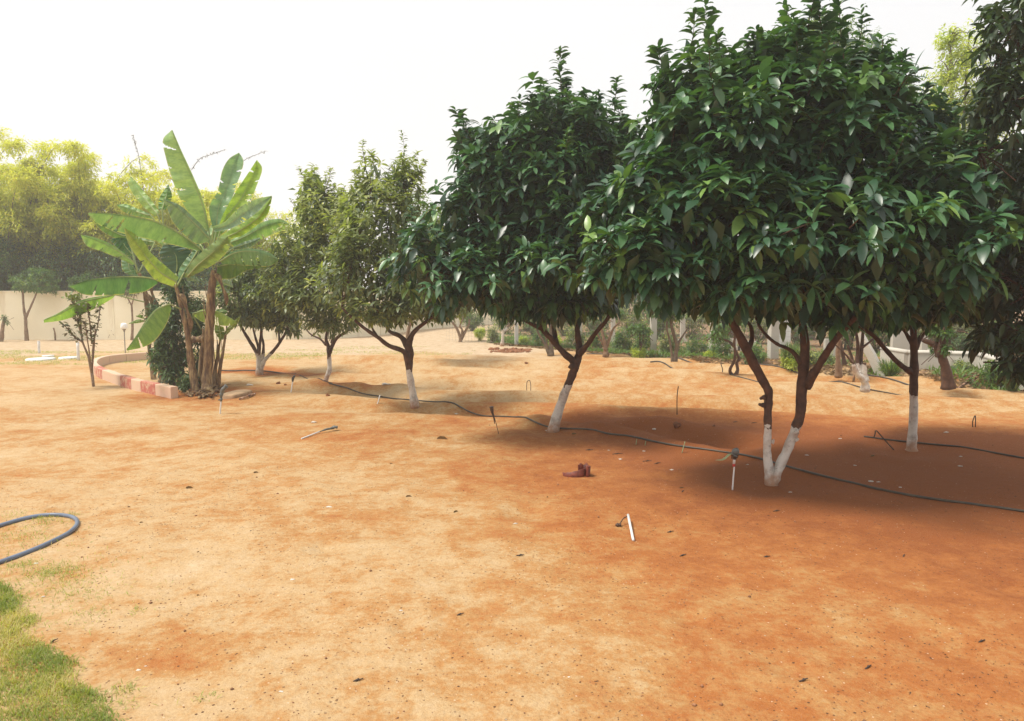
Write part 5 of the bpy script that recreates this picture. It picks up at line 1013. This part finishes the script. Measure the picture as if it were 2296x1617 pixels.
# ---------------------------------------------------------------- hoses
def hose(name, label, cat, pts, r, mat, sub=12, jit=.006, group=None):
    g = smoothpath([(x, y, 0) for x, y in pts], sub); q = np.array([np.r_[G(a_, b_)[:2]*.5+flat(a_, b_)*.5, 0] if b_ > 880 else np.r_[flat(a_, b_), 0] for a_, b_, _ in g])
    for _ in range(25): q[1:-1, :2] = (q[:-2, :2]+2*q[1:-1, :2]+q[2:, :2])/4
    q[:, 2] = gh(q[:, 0], q[:, 1])+r*.75
    k = np.array([.25, .5, .25]); 
    z0 = q[:, 2].copy()
    for _ in range(60): q[1:-1, 2] = np.maximum(z0[1:-1]-.002, (q[:-2, 2]+2*q[1:-1, 2]+q[2:, 2])/4)
    mb = MB(); tube(mb, q, r, 8, smooth=False); return tag(mb.build(name, mat, origin=q[0]), label, cat, group)
hose('garden_hose', 'thick blue grey hose bent in a loop at the left edge', 'hose', [(-130, 1225), (-60, 1203), (0, 1183), (60, 1166), (110, 1159), (150, 1161), (172, 1170), (172, 1186), (150, 1205), (105, 1228), (55, 1249), (0, 1268), (-60, 1290), (-120, 1320)], .0155, M['grey_hose'])
DP = 'black irrigation pipes on the soil'
hose('irrigation_pipe', 'long black irrigation pipe crossing in front of the white based trunks', 'pipe', [(738, 868), (800, 879), (860, 888), (930, 896), (1000, 909), (1060, 922), (1110, 933), (1180, 944), (1240, 961), (1300, 968), (1370, 975), (1430, 990), (1500, 1003), (1600, 1018), (1700, 1032), (1760, 1050), (1850, 1074), (1950, 1097), (2050, 1116), (2150, 1131), (2296, 1152), (2420, 1172)], .0105, M['black_hose'], group=DP)
hose('irrigation_pipe', 'dark irrigation pipe behind the spreading fifth tree', 'pipe', [(492, 833), (530, 835), (565, 837), (610, 836), (640, 838), (664, 840)], .013, M['black_hose'], group=DP)
hose('irrigation_pipe', 'pale brown pipe half buried between the fourth tree and the dark pipe end', 'pipe', [(672, 846), (700, 856), (722, 864), (745, 868)], .009, M['brown_plastic'], group=DP)
hose('irrigation_pipe', 'black irrigation pipe passing the straight trunk at the right', 'pipe', [(1937, 983), (1990, 989), (2060, 995), (2130, 1003), (2200, 1012), (2296, 1029), (2400, 1046)], .0095, M['black_hose'], group=DP)
hose('irrigation_pipe', 'thin dark pipe running along the fence side bushes', 'pipe', [(1315, 794), (1388, 796), (1417, 803), (1459, 808), (1507, 812), (1569, 817), (1636, 822), (1704, 828), (1791, 836), (1831, 843), (1882, 847), (1947, 853), (2033, 861), (2090, 868)], .014, M['black_hose'], group=DP)
hose('irrigation_pipe', 'thin dark pipe running past the white painted multi stem tree', 'pipe', [(1637, 846), (1704, 853), (1760, 858), (1819, 864), (1880, 871), (1950, 879), (2033, 887), (2110, 893)], .010, M['black_hose'], group=DP)
hose('irrigation_pipe', 'short loose piece of dark pipe beyond the second tree', 'pipe', [(1458, 823), (1480, 823), (1510, 827), (1542, 830)], .014, M['black_hose'], group=DP)
hose('dry_vine', 'curved dry stick lying near the mound at the right', 'stick', [(2130, 893), (2160, 896), (2185, 901), (2215, 905), (2240, 905)], .009, M['bark'], group=None)
hose('dry_vine', 'dark stick lying below the right end of the low wall', 'stick', [(2110, 872), (2150, 868), (2190, 862), (2235, 860)], .014, M['bark'], group=None)

# ---------------------------------------------------------------- sprinklers and stakes
def sprinkler(label, base, topx, topy, white=True, rt=.006, head='disc', ring=False):
    b = G(*base); Y = b[1]; t = P(topx, topy, Y); r_ = thing('sprinkler', label, 'sprinkler', b, 'micro sprinklers on stakes')
    mb = MB(); tube(mb, [b-[0, 0, .02], (b+t)/2, t], rt, 10, n=3); mb.build('stake', M['white_pvc'] if white else M['wire'], r_, origin=b); return r_, t, Y
r_, t, Y = sprinkler('upright sprinkler with a red ring and grey head left of the V trunk', (1642, 1098), 1647, 1040, rt=.0065)
b = WL(r_)
mb = MB(); tube(mb, [P(1645, 1046, Y), P(1645.5, 1040, Y)], .0125, 12, n=2); mb.build('red_ring', M['red_plastic'], r_, origin=t)
mb = MB(); tube(mb, [P(1645.5, 1040, Y), P(1647, 1026, Y)], .010, 10, n=2); mb.build('sleeve', M['white_pvc'], r_, origin=t)
mb = MB(); tube(mb, [P(1647, 1030, Y), P(1647, 1024, Y)], .016, 10, n=2)
q = P(1640, 1022, Y); q2 = P(1655, 1021, Y)
tube(mb, [P(1641, 1029, Y), q+[0, 0, .01], P(1638, 1014, Y)], .004, 6); tube(mb, [P(1652, 1028, Y), P(1656, 1018, Y), P(1655, 1008, Y)], .004, 6); tube(mb, [q, q2], .006, 6, n=2); mb.build('nozzle', M['brown_plastic'], r_, origin=t)
mb = MB(); blobmesh(mb, P(1649, 1013, Y), (.032, .018, .034), 3, 10, .12); tube(mb, [P(1640, 1016, Y-.02), P(1648, 1022, Y-.03), P(1653, 1024, Y-.02)], [.008, .014, .006], 8, n=4, flat_=.5); mb.build('spinner', M['grey_plastic'], r_, origin=t)
mb = MB(); q = [P(1643, 1017, Y-.01), P(1634, 1020, Y-.02), P(1622, 1030, Y-.03), P(1604, 1032, Y-.02)]; tube(mb, q, [.004, .016, .014, .003], 8, n=6, flat_=.4)
tag(mb.build('green_pod', M['pod'], origin=q[0]), 'pale green drooping leaf caught on the upright sprinkler head', 'leaf')
# lying sprinkler
a = G(676, 985, .006); c = G(716, 972, .02); e = G(748, 966, .035); r_ = thing('sprinkler', 'fallen sprinkler lying flat with a white stake and dark head', 'sprinkler', a, 'micro sprinklers on stakes')
mb = MB(); tube(mb, [a, (a+c)/2, c], .009, 8, n=2); mb.build('stake', M['white_pvc'], r_, origin=a)
mb = MB(); tube(mb, [c, (c+e)/2+[0, 0, .006], e], [.007, .012, .016], 8, rough=.3); tube(mb, [e-[.03, 0, 0], e+[.01, 0, .01], e+[.045, .01, .005]], [.012, .034, .026], 10, rough=.25, flat_=.6); mb.build('head', M['grey_plastic'], r_, origin=a)
# brown funnel
b = G(1118, 973); Y = b[1]; r_ = thing('sprinkler', 'withered brown funnel on a thin dark stake beside the second tree', 'sprinkler', b, 'micro sprinklers on stakes')
mb = MB(); tube(mb, [b, P(1113, 952, Y), P(1108, 935, Y)], .004, 6); mb.build('stake', M['wire'], r_, origin=b)
mb = MB(); tube(mb, [P(1109, 950, Y), P(1107, 935, Y), P(1104, 925, Y), P(1102, 912, Y)], [.007, .018, .026, .045], 10, n=5, rough=.15, flat_=.55); mb.build('head', M['brown_plastic'], r_, origin=b)
# by banana
r_, t, Y = sprinkler('sprinkler with a crooked grey top in front of the banana clump', (493, 928), 496, 898, rt=.010)
mb = MB(); tube(mb, [P(495, 893, Y), P(497, 882, Y), P(501, 872, Y), P(508, 866, Y)], [.016, .024, .026, .030], 9, n=4, rough=.25); tube(mb, [P(490, 897, Y), P(499, 895, Y)], .012, 6, n=2); tube(mb, [P(496, 900, Y), P(495.5, 892, Y)], .016, 8, n=2); mb.build('head', M['grey_plastic'], r_, origin=t)
r_, t, Y = sprinkler('small white sprinkler stake at the end of the dark pipe', (652, 880), 657, 852, rt=.010)
mb = MB(); tube(mb, [P(656, 856, Y), P(657, 848, Y), P(661, 842, Y)], [.014, .022, .014], 8, n=3, rough=.2); mb.build('head', M['dark_plastic'], r_, origin=t)
b = G(845, 916); Y = b[1]; mb = MB(); tube(mb, [b-[0, 0, .02], P(848, 901, Y), P(852, 886, Y)], .008, 8, n=2); tag(mb.build('white_stick', M['white_pvc'], origin=b), 'thin white stick leaning beside the third tree', 'stake')
a = G(1420, 1214, .007); c = G(1408, 1170, .05); r_ = thing('broken_pipe', 'short white pipe with a brown nozzle lying on the soil in the foreground', 'pipe', a)
mb = MB(); tube(mb, [a, (a+c)/2, c], .009, 12, n=2); mb.build('pipe', M['white_pvc'], r_, origin=a)
mb = MB(); e = G(1388, 1181, .012); tube(mb, [c+[-.005, 0, -.012], c*.5+e*.5+[0, 0, .012], e], [.004, .004, .005], 6); tube(mb, [e+[.015, 0, 0], e+[-.01, 0, 0], e+[-.025, 0, .002]], [.008, .015, .007], 8, rough=.3); mb.build('nozzle', M['brown_plastic'], r_, origin=a)
def wire(label, pts, base, r=.0045, mat='wire', name='bent_wire', Ypos=None, cat='wire', group='bent wires stuck in the soil'):
    b = G(*base); mb = MB(); tube(mb, px(pts, b[1]), r, 6, n=4); return tag(mb.build(name, M[mat], origin=b), label, cat, group)
wire('U shaped thin wire standing on the sunlit soil', [(1181, 881), (1181, 865), (1182, 856), (1187, 853), (1190, 862), (1190, 880)], (1186, 881), .006)
wire('single thin upright stick on the sunlit soil right of the second tree', [(1518, 930), (1518, 895), (1519, 880), (1521, 866)], (1518, 929), .006, name='thin_stick', cat='stick')
wire('A shaped bent wire left of the straight white based trunk', [(1959, 981), (1962, 974), (1965, 966), (1985, 988), (2004, 1009)], (2004, 1009), .006)
wire('small bent wire upright near the right edge', [(2181, 958), (2181, 945), (2187, 932), (2187, 958)], (2184, 958), .006)
wire('thin curved twig standing near the looped stem tree', [(1639-20, 840), (1620, 828), (1616, 815)], (1620, 841), .009, name='thin_stick', cat='stick')
b = G(1429, 858) if False else G(*KH(1437, 1297)); mb = MB(); Y = b[1]; tube(mb, [b, b+[0, 0, .2]], .022, 8, n=2); tube(mb, [b+[0, 0, .2], b+[0, 0, .205], b+[0, 0, .24]], [.035, .03, .01], 8, n=2); tag(mb.build('mushroom_stake', M['bark_pale'], origin=b), 'small pale stake with a pointed cap beside the white painted multi stem tree', 'stake')
for (x0, y0, x1, y1, lab) in [(1426, 997, 1428, 984, 'leftmost small pale green peg by the black pipe'), (1446, 999, 1448, 989, 'second small pale green peg by the black pipe'), (1529, 1008, 1536, 990, 'slanted pale green peg right of the other two')]:
    b = G(x0, y0); mb = MB(); tube(mb, [b, (b+P(x1, y1, b[1]))/2, P(x1, y1, b[1])], [.008, .009, .006], 6, n=3, flat_=.5); tag(mb.build('green_peg', M['pod'], origin=b), lab, 'peg', 'small pegs along the pipe')

# pottery shard: curved wall section and base strip
b = G(1298, 1068); root = thing('broken_pot', 'dark red broken clay pot piece lying on the soil', 'pot shard', b)
a = np.linspace(-.15, 1.5, 14); mb = MB()
def shard(mb, c, R, a0, a1, h0, h1, th, tilt=0.0, seed=1, n=22):
    A_ = np.linspace(a0, a1, n); rows = []
    for (rr, hk) in ((R, 0), (R, 1), (R-th, 1), (R-th, 0), (R, 0)):
        hh = (h0+(h1-h0)*(A_-a0)/(a1-a0))*(1+.25*(vn(A_*6+seed, seed*1.0)-.5)); z = hk*hh
        rows.append(np.stack([c[0]+rr*np.cos(A_)*(1+.1*hk), c[1]+rr*np.sin(A_), c[2]+z], 1))
    grid(mb, np.stack(rows, 0)); X = np.stack(rows, 0)
    for e in (0, -1): mb.add(X[:4, e], None, [(0, 1, 2, 3)])
shard(mb, b+[-.04, .07, -.005], .115, -2.6, .35, .035, .095, .012, seed=2); mb.build('rim_piece', M['clay'], root, origin=b)
mb = MB(); shard(mb, b+[.045, .02, -.004], .055, -1.2, 2.6, .085, .10, .014, seed=5); mb.build('wall_piece', M['clay'], root, origin=b)
mb = MB(); bb = G(1303, 1056, .02); blobmesh(mb, bb, (.018, .014, .012), 4, 7, .3); tag(mb.build('pale_pebble', M['clod'], origin=bb), 'pale pebble resting inside the broken clay pot', 'pebble')
b = G(1517, 980); mb = MB(); blobmesh(mb, b+[0, 0, .025], (.043, .04, .038), 7, 14, .25); tag(mb.build('soil_clod', M['clod'], origin=b), 'round red brown clod of earth beyond the black pipe', 'clod')
# slab by banana
b = G(532, 886); mb = MB(); A0, A1 = G(492, 893), G(572, 876)
d_ = norm((A1-A0)[:2]); ang = math.atan2(d_[1], d_[0])+.25; R2 = np.array([[math.cos(ang), -math.sin(ang)], [math.sin(ang), math.cos(ang)]])
a = np.linspace(0, 2*math.pi, 40, endpoint=False); sx = np.sign(np.cos(a))*np.abs(np.cos(a))**.6*.33; sy = np.sign(np.sin(a))*np.abs(np.sin(a))**.7*.15*(1+.15*(vn(a*2, a)-.5))
rows = []
for s_, z in ((1.0, -.03), (1.0, .03), (.96, .045), (.8, .055), (.02, .06)):
    xy = np.stack([sx*s_, sy*s_], 1)@R2.T+b[:2]; rows.append(np.c_[xy, np.full(40, b[2]+z)])
X = np.stack(rows, 0); X = np.concatenate([X, X[:, :1]], 1); grid(mb, X); tag(mb.build('stone_slab', M['slab'], origin=b), 'long tan stone slab lying right of the banana clump', 'slab')
mb = MB(); tube(mb, [G(537, 898, .02), G(555, 893, .03), G(573, 885, .02)], [.012, .022, .01], 7, rough=.3); tag(mb.build('bark_strip', M['bark'], origin=G(537, 898)), 'dark strip of bark beside the tan slab', 'bark strip')

# small litter: each its own thing
def chip(label, x, y, w, h=.5, col='white_chip', name='white_chip', cat='chip', rz=None, group='white chips on the soil', seed=None):
    b = G(x, y); r = w*b[1]/FPX/2*.85; h = h*.55 if h < .7 else h; mb = MB(); blobmesh(mb, b+[0, 0, r*h*.35], (r, r*.6, r*h), (seed or x) % 23, 7, .6); o = mb.build(name, M[col], origin=b, smooth=False)
    return tag(o, label, cat, group)
for (x, y, w, lab) in [(738, 1137, 14, 'white pebble in the left middle foreground'), (655, 1300, 12, 'flat pale chip in the left foreground'), (899, 1369, 9, 'small pale chip below the middle of the bare soil'), (1155, 1174, 12, 'pale crumpled chip in the middle foreground'), (630, 1551, 12, 'pale chip near the bottom edge, left of centre'),
        (1505, 1291-237, 13, 'pale chip beside the dry twig left of the sprinkler'), (1468, 965, 13, 'bright white paper scrap beyond the black pipe'), (1443, 1012, 8, 'tiny white chip just below the black pipe pegs'), (1390, 1030, 12, 'thin white sliver right of the broken pot'), (1772, 1104, 10, 'white chip below the V trunk'), (1676, 1042, 7, 'tiny white chip right of the sprinkler'),
        (1884, 968+16, 9, 'small white chip beyond the pipe right of the V trunk'), (1809, 1021, 10, 'white chip between the pipe and the sunlit soil'), (1917, 1044, 9, 'white chip in the shade right of the V trunk'), (1953, 1080, 14, 'pale leaf shaped chip just above the pipe'), (1970, 1081, 9, 'smaller chip right of the leaf shaped chip'), (2155, 1024, 9, 'white chip below the right pipe'), (2153, 1046, 12, 'white chip in the shade near the right side'), (2018, 1093, 8, 'tiny pale chip above the pipe at the right'),
        (1275, 1518, 10, 'tiny pale chip near the bottom middle'), (98, 1338, 12, 'pale chip beside the lawn edge'), (123, 1485, 10, 'white chip on the lawn edge'), (80, 1284-20, 12, 'pale chip by the grass tuft at the hose'), (310, 1503, 12, 'pale chip on the reddish patch at lower left'), (326, 1494, 9, 'smaller white chip on the reddish patch'), (703, 947, 16, 'flat pale chip above the fallen sprinkler'), (1022, 912+3, 12, 'white chip beside the black pipe between the third and second trees'), (865, 883, 22, 'white stone on the pipe left of the third tree'),
        (1226, 966, 9, 'pale bit at the foot of the leaning trunk'), (560, 862+2, 20, 'flat white scrap behind the tan slab'), (2120, 970, 14, 'pale curled scrap left of the small bent wire'), (1365, 1010, 7, 'tiny pale chip left of the pipe pegs')]:
    chip(lab, x, y, w)
DL = 'dry leaves and twigs on the soil'
def litter(label, x, y, w, kind='leaf', ang=0.0):
    b = G(x, y, .001); L_ = w*b[1]/FPX*.85; mb = MB(); d_ = np.array([math.cos(ang), math.sin(ang), 0])
    if kind == 'leaf':
        leaves(mb, np.array([b-d_*L_/2, b-d_*L_/2]), np.array([d_+[0, 0, .25], d_+[0, .2, .12]]), np.array([L_, L_*.7]), L_*.38, 1.0, np.array([.1, .4]), np.zeros(2), roll=np.array([.9, -.6]), fold=.7); m = M['dry_leaf']
    else:
        tube(mb, [b-d_*L_/2, b+[0, 0, .004+L_*.04], b+d_*L_*.5+[.01, .01, .006]], [.0025, .004, .002], 6, n=4, rough=.3); tube(mb, [b, b+[L_*.15, L_*.2, .008], b+[L_*.3, L_*.3, .004]], [.004, .003, .002], 5, n=3); m = M['wire']
    tag(mb.build('dry_leaf' if kind == 'leaf' else 'twig', m, origin=b), label, kind, DL)
for (x, y, w, k_, a, lab) in [(994, 985, 36, 'leaf', 0, 'long dry leaf casting a dark line left of the leaning trunk'), (918, 1114, 20, 'leaf', .2, 'crumpled dark leaf in the middle of the bare soil'), (1023, 1148, 20, 'leaf', .8, 'curled brown leaf in a shallow dip in the middle foreground'), (1228, 1115, 10, 'leaf', 1, 'tiny dark leaf below the broken pot'), (427, 1095, 26, 'leaf', 0, 'reddish flat leaf at the left middle'), (1289, 970, 18, 'leaf', -.2, 'dark curled leaf beside the leaning trunk foot'),
        (1450, 1038-3, 22, 'twig', 0, 'twig left of the white chip near the sprinkler'), (1383, 1019, 26, 'twig', 0, 'forked twig below the black pipe pegs'), (1473, 1040, 20, 'twig', .5, 'dark bent twig near the upright sprinkler'), (1320, 1010, 18, 'twig', -.2, 'small twig above the broken pot'), (1690, 949, 14, 'twig', 0, 'short dark twig left of the V trunk on bright soil'), (1648, 947, 12, 'twig', .3, 'smaller dark twig beyond the pipe'), (1530, 1095, 16, 'leaf', 0, 'dark leaf on the soil left of the sprinkler foot'), (1530, 1095+8, 9, 'twig', 1, 'tiny twig under the dark leaf'),
        (1958, 1023, 16, 'leaf', .2, 'dark leaf in the shade near the A shaped wire'), (800, 1530-2, 20, 'twig', .1, 'small twig near the bottom left'), (1800, 1528, 22, 'twig', .2, 'twig cluster near the bottom right'), (1530, 1250-3, 16, 'twig', .3, 'short twig right of the white pipe'), (2026, 1248, 12, 'twig', .9, 'tiny bent twig in the right foreground'), (1718, 1250, 14, 'twig', -.3, 'short twig in the right middle foreground'), (1502, 1194, 14, 'twig', 0, 'tiny twig right of the fallen white pipe'), (1165, 1247, 18, 'twig', -.2, 'small twig left of the fallen white pipe'), (1945, 1499, 22, 'twig', .5, 'thin forked twig near the lower right'), (1740, 1147, 16, 'twig', 0, 'pale sliver below the V trunk'),
        (878, 1040, 10, 'leaf', 0, 'tiny dark leaf right of the fallen sprinkler'), (575, 1060, 16, 'leaf', .3, 'small dark leaf left of centre on the soil'), (290, 1137, 10, 'leaf', 0, 'tiny dark leaf right of the hose loop'), (445, 1238, 9, 'leaf', 1, 'tiny dark leaf in the left foreground'), (318, 1172, 12, 'leaf', .4, 'small brown leaf right of the hose loop end'), (445, 1335, 10, 'leaf', .2, 'tiny red brown leaf in the left foreground'), (118, 1440, 14, 'twig', 1.3, 'small upright twig beside the lawn edge'), (1030, 1380, 14, 'twig', .2, 'thin twig in the middle of the foreground'), (2200, 1440, 16, 'twig', .1, 'thin twig near the right edge of the foreground')]:
    litter(lab, x, y, w, k_, a)
for (x, y, w, lab) in [(624, 861, 11, 'dark stone left of the fourth tree'), (735, 878+10, 10, 'dark stone just below the fourth tree'), (640, 864, 7, 'tiny dark stone beside the dark stone'), (1600, 985-20, 8, 'small dark stone beyond the black pipe'), (1180, 820, 9, 'dark stone on the far sunlit soil')]:
    chip(lab, x, y, w, .8, 'clod', 'stone', 'stone', group='small dark stones')
# reddish rubble heap near the far fence end
mb = MB()
for i in range(90):
    c = G(rng.uniform(1100, 1190), rng.uniform(783, 791)); r = rng.uniform(.03, .09); blobmesh(mb, c, (r, r, r*.6), i, 6, .4)
tag(mb.build('soil_rubble', M['clod'], smooth=False), 'low heap of broken reddish soil lumps near the far fence', 'rubble', kind='stuff')

# ---------------------------------------------------------------- haze
bm = MB(); box(bm, (0, 50, 10.5), (420, 420, 24)); hz = bm.build('haze', bpy.data.materials.new('haze'), smooth=False); hz['kind'] = 'stuff'
hm = hz.data.materials[0]; hm.use_nodes = True; hn = hm.node_tree; hn.nodes.clear()
pv = hn.nodes.new('ShaderNodeVolumePrincipled'); pv.inputs['Color'].default_value = (.97, .98, 1, 1); pv.inputs['Density'].default_value = .0033; pv.inputs['Anisotropy'].default_value = .3
ho = hn.nodes.new('ShaderNodeOutputMaterial'); hn.links.new(pv.outputs[0], ho.inputs['Volume'])
